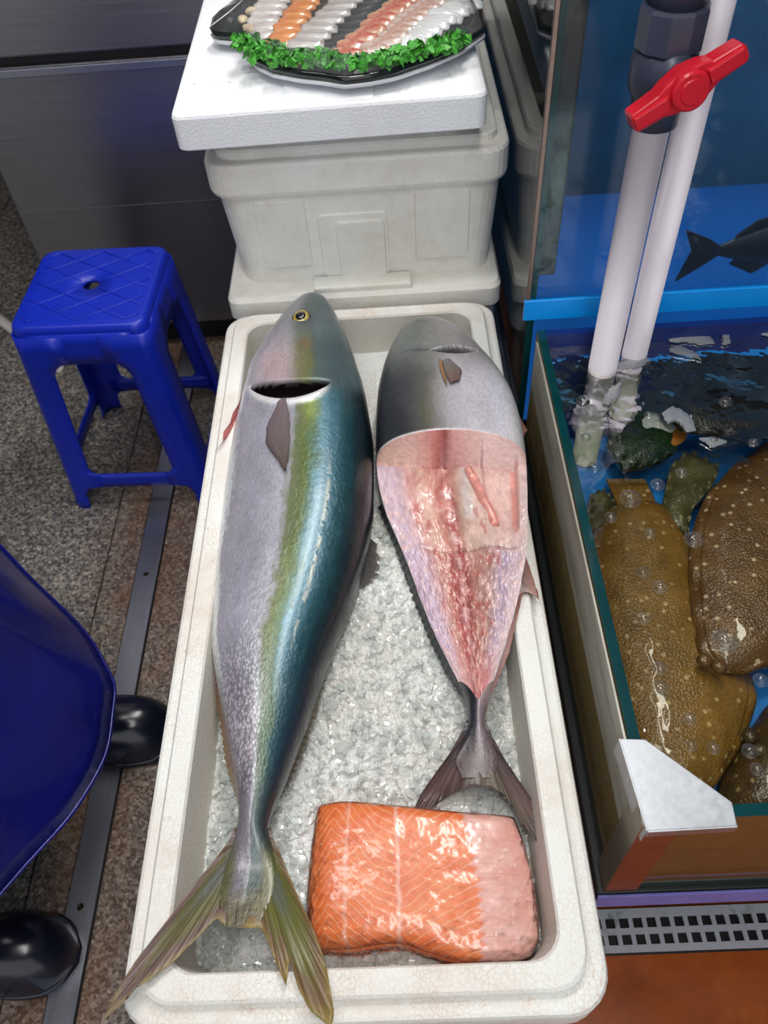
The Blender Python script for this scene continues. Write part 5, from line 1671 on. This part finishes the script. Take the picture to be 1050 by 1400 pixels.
for k, (u, v) in enumerate(((336, 62), (352, 74), (376, 72), (388, 82), (412, 84), (438, 84), (462, 88), (492, 90), (520, 86), (548, 80), (572, 72), (600, 66), (622, 58))):
    tag(parsley(u, v, 100 + k), 'curly green parsley sprig, %s along the tray edge from its tail end' % ('first' if k == 0 else ORD[k]), 'parsley', 'parsley along the tray edge')
MGAR = plain('garlic', rgb(226, 206, 170), 0.4, var=0.12, scale=60)
gm = None
for k, (u, v) in enumerate(((332, 26), (345, 14), (352, 28), (340, 38), (360, 6))):
    p = onz(u, v, TZ + 0.010)
    if gm is None:
        pr = [(0.001, -0.012), (0.0055, -0.009), (0.008, -0.003), (0.0072, 0.003), (0.004, 0.009), (0.001, 0.013)]
        V = [(x * math.cos(j * PI / 7), x * math.sin(j * PI / 7) * 0.85, z) for x, z in pr for j in range(14)]
        o = from_py('garlic_clove', V, [tuple(f) for f in grid_faces(6, 14, True)] + [tuple(range(14))[::-1], tuple(range(70, 84))], MGAR)
        gm = o.data
    else:
        o = bpy.data.objects.new('garlic_clove', gm)
        COL.objects.link(o)
    o.location = (p[0], p[1], TZ + 0.008)
    o.rotation_euler = (1.4, 0.2, k * 1.3)
    tag(o, 'cream garlic clove at the tail end of the tray, %s' % ('leftmost', 'upper middle', 'right of the group', 'nearest the parsley', 'farthest from the parsley')[k], 'garlic', 'garlic cloves on the tray')
# red printed mark on the lid behind the tray's tail
pm = [onz(u, v, LZ1 + 0.0006) for u, v in ((318, 4), (326, -3), (334, 3), (342, -4), (350, 2))]
tube_obj('red_mark', pm, 0.0012, plain('red_print', rgb(200, 60, 60), 0.6), lid, 6)

# ================================================================== worker at the left edge
MCLOTH = plain('dark_clothes', rgb(28, 32, 48), 0.8, var=0.25, scale=60)
MSKINP = plain('person_skin', rgb(196, 150, 126), 0.5, var=0.06, scale=40, sss=0.1)
MHAIR = plain('black_hair', rgb(22, 20, 20), 0.5)
per = thing('person', 'person in a blue rubber apron and dark rubber boots beside the fish box', 'person', (-0.66, 0.33, 0))
HX, HY = -0.72, 0.33
jo = [('pelvis', (HX, HY, 0.93), 0.115), ('belly', (HX + 0.01, HY, 1.06), 0.125), ('chest', (HX + 0.02, HY, 1.26), 0.135), ('neck0', (HX + 0.03, HY, 1.43), 0.06), ('neck', (HX + 0.045, HY, 1.50), 0.052), ('head', (HX + 0.06, HY, 1.58), 0.082), ('crown', (HX + 0.055, HY, 1.67), 0.075)]
ed = [(0, 1), (1, 2), (2, 3), (3, 4), (4, 5), (5, 6)]
for s, ft in ((-1, (-0.68, 0.162)), (1, (-0.62, 0.490))):
    i = len(jo)
    jo += [('hip', (HX + 0.01, HY + s * 0.095, 0.88), 0.095), ('knee', (HX + 0.06, HY + s * 0.14, 0.50), 0.066), ('ankle', (ft[0], ft[1], 0.22), 0.05)]
    ed += [(0, i), (i, i + 1), (i + 1, i + 2)]
    j = len(jo)
    jo += [('shoulder', (HX + 0.02, HY + s * 0.19, 1.38), 0.062), ('elbow', (HX + 0.03, HY + s * 0.26, 1.12), 0.046), ('wrist', (HX + 0.16, HY + s * 0.20, 0.93), 0.033), ('palm', (HX + 0.22, HY + s * 0.185, 0.90), 0.032)]
    ed += [(2, j), (j, j + 1), (j + 1, j + 2), (j + 2, j + 3)]
    p = len(jo) - 1
    for k in range(4):
        q = len(jo)
        oy = HY + s * (0.160 + 0.017 * k)
        ln = (0.062, 0.072, 0.07, 0.055)[k]
        jo += [('finger', (HX + 0.25, oy, 0.885), 0.0095), ('finger', (HX + 0.25 + ln * 0.6, oy, 0.872), 0.0085), ('finger', (HX + 0.25 + ln * 0.85, oy, 0.85), 0.0075)]
        ed += [(p, q), (q, q + 1), (q + 1, q + 2)]
    q = len(jo)
    jo += [('thumb', (HX + 0.225, HY + s * 0.150, 0.895), 0.011), ('thumb', (HX + 0.265, HY + s * 0.135, 0.885), 0.0095)]
    ed += [(p, q), (q, q + 1)]
me = bpy.data.meshes.new('body')
me.from_pydata([Vector(j[1]) - per.location for j in jo], ed, [])
bo = bpy.data.objects.new('body', me)
COL.objects.link(bo)
bo.parent = per
md = bo.modifiers.new('skin', 'SKIN')
for v, j in zip(me.skin_vertices[0].data, jo):
    v.radius = (j[2], j[2])
me.skin_vertices[0].data[0].use_root = True
md = bo.modifiers.new('sub', 'SUBSURF')
md.levels = md.render_levels = 2
def mk_body():
    m = Mat('dressed_body')
    geo = m.n('ShaderNodeNewGeometry')
    sx = m.n('ShaderNodeSeparateXYZ')
    m.l(geo.outputs['Position'], sx.inputs[0])
    hi = m.math('GREATER_THAN', sx.outputs[2], 1.46)
    hand = m.math('MULTIPLY', m.math('GREATER_THAN', sx.outputs[0], HX + 0.17), m.math('GREATER_THAN', sx.outputs[2], 0.78))
    m.set(m.mix(m.math('MAXIMUM', hi, hand), rgb(30, 34, 52), rgb(196, 150, 126)), 0.7)
    m.bump(m.noise(60, 3), 0.2, 0.003)
    return m.m
me.materials.append(mk_body())
# face and hair
hx, hy, hz_ = HX + 0.06, HY, 1.60
def ball(name, c, s, mat, parent, seg=20):
    b = bmesh.new()
    bmesh.ops.create_uvsphere(b, u_segments=seg, v_segments=seg // 2 + 2, radius=1)
    bmesh.ops.scale(b, vec=s, verts=b.verts)
    b.transform(Matrix.Translation(c))
    return from_bm(name, b, mat, parent)
ball('hair', (hx - 0.018, hy, hz_ + 0.045), (0.098, 0.088, 0.085), MHAIR, per)
ball('nose', (hx + 0.085, hy, hz_ - 0.02), (0.018, 0.014, 0.022), MSKINP, per, 12)
for s in (-1, 1):
    ball('ear', (hx - 0.005, hy + s * 0.082, hz_ - 0.01), (0.020, 0.010, 0.030), MSKINP, per, 12)
    ball('eye', (hx + 0.074, hy + s * 0.032, hz_ + 0.005), (0.010, 0.013, 0.009), MEYE_D, per, 12)
ball('mouth', (hx + 0.076, hy, hz_ - 0.062), (0.010, 0.026, 0.006), plain('lips', rgb(160, 96, 90), 0.5), per, 12)
# rubber boots
def boot(toe, heel, wd):
    a, b = Vector((heel[0], heel[1])), Vector((toe[0], toe[1]))
    d = (b - a)
    L = d.length
    d.normalize()
    s = Vector((-d.y, d.x))
    prof = [(0.0, 0.034), (0.10, 0.042), (0.30, 0.040), (0.50, 0.043), (0.70, 0.052), (0.85, 0.048), (0.95, 0.032), (1.0, 0.010)]
    hgt = [(0.0, 0.11), (0.25, 0.12), (0.45, 0.115), (0.6, 0.085), (0.8, 0.070), (0.93, 0.058), (1.0, 0.030)]
    def ring(f0, z, grow):
        pts = []
        ks = np.linspace(0, 1, 22)
        ww = herm(*zip(*prof), ks) * wd / 0.052 * 0.5 * grow * 2 * 0.5
        for k, w_ in zip(ks, ww):
            p = a + d * (L * (0.5 + (k - 0.5) * f0)) + s * w_
            pts.append((p.x, p.y, z))
        for k, w_ in zip(ks[::-1], ww[::-1]):
            p = a + d * (L * (0.5 + (k - 0.5) * f0)) - s * w_
            pts.append((p.x, p.y, z))
        return pts
    root = loops_obj('boot', [ring(1.0, 0.018, 1.9), ring(0.995, 0.035, 1.92), ring(0.965, 0.055, 1.75), ring(0.86, 0.078, 1.45), ring(0.70, 0.092, 1.0), ring(0.4, 0.10, 0.6)], MBOOT, per, True, cap0=False)
    loops_obj('sole', [ring(1.01, 0.0, 1.95), ring(1.015, 0.006, 2.0), ring(1.015, 0.017, 2.0), ring(1.0, 0.019, 1.9)], MBOOT, root, True)
    c = a + d * (L * 0.24)
    sh = []
    for z, r_ in ((0.06, 0.058), (0.12, 0.056), (0.22, 0.058), (0.30, 0.064), (0.345, 0.067), (0.35, 0.070), (0.358, 0.070), (0.36, 0.066)):
        sh.append([(c.x + r_ * 1.08 * math.cos(t), c.y + r_ * 0.92 * math.sin(t), z) for t in np.linspace(0, 2 * PI, 28, endpoint=False)])
    loops_obj('boot_shaft', sh, MBOOT, root, True)
boot((-0.452, 0.155), (-0.73, 0.165), 0.058)
boot((-0.352, 0.492), (-0.64, 0.490), 0.058)
# apron: hangs from the waist, pushed forward and flared at the hem
hem = samp([(-0.80, 0.80), (-0.68, 0.755), (-0.56, 0.655), (-0.455, 0.555), (-0.385, 0.475), (-0.350, 0.415), (-0.348, 0.355), (-0.372, 0.270), (-0.415, 0.200), (-0.47, 0.125), (-0.56, 0.02), (-0.70, -0.06)], 70)
ths = np.linspace(1.9, -1.9, 70)
waist = np.stack([HX + 0.02 + 0.150 * np.cos(ths), HY + 0.19 * np.sin(ths)], -1)
V = []
nl = 26
for i in range(nl):
    f = i / (nl - 1)
    z = 1.02 + (0.31 - 1.02) * f
    g = f ** 1.25
    fold = 0.003 * np.sin(np.linspace(0, 1, 70) * 31 + 2 * f) * f
    for k in range(70):
        x = waist[k, 0] * (1 - g) + hem[k, 0] * g + fold[k]
        y = waist[k, 1] * (1 - g) + hem[k, 1] * g
        V.append((x, y, z))
def mk_apron():
    m = Mat('apron_rubber')
    nz = m.noise(6, 4, 0.6)
    m.set(m.ramp(nz, [(0.3, rgb(8, 12, 86)), (0.7, rgb(14, 22, 120))]), 0.22, spec=0.5, coat=0.4, coat_rough=0.1)
    m.bump(m.math('ADD', nz, m.math('MULTIPLY', m.noise(70, 4), 0.15)), 0.35, 0.012)
    return m.m
MAPR = mk_apron()
ap = from_py('apron', V, grid_faces(nl, 70), MAPR, per)
md = ap.modifiers.new('thick', 'SOLIDIFY')
md.thickness = 0.002
tube_obj('hem', [V[(nl - 1) * 70 + k] for k in range(70)], 0.0028, MAPR, ap, 8)
V2 = []
for i in range(10):
    f = i / 9
    z = 1.02 + 0.30 * f
    for k in range(25):
        t = (k / 24 * 2 - 1) * (1.0 - 0.45 * f)
        V2.append((HX + 0.02 + (0.150 + 0.005 * f) * math.cos(t) + 0.005, HY + 0.19 * math.sin(t) * (1 - 0.1 * f), z))
bib = from_py('apron_bib', V2, grid_faces(10, 25), MAPR, ap)
md = bib.modifiers.new('thick', 'SOLIDIFY')
md.thickness = 0.002
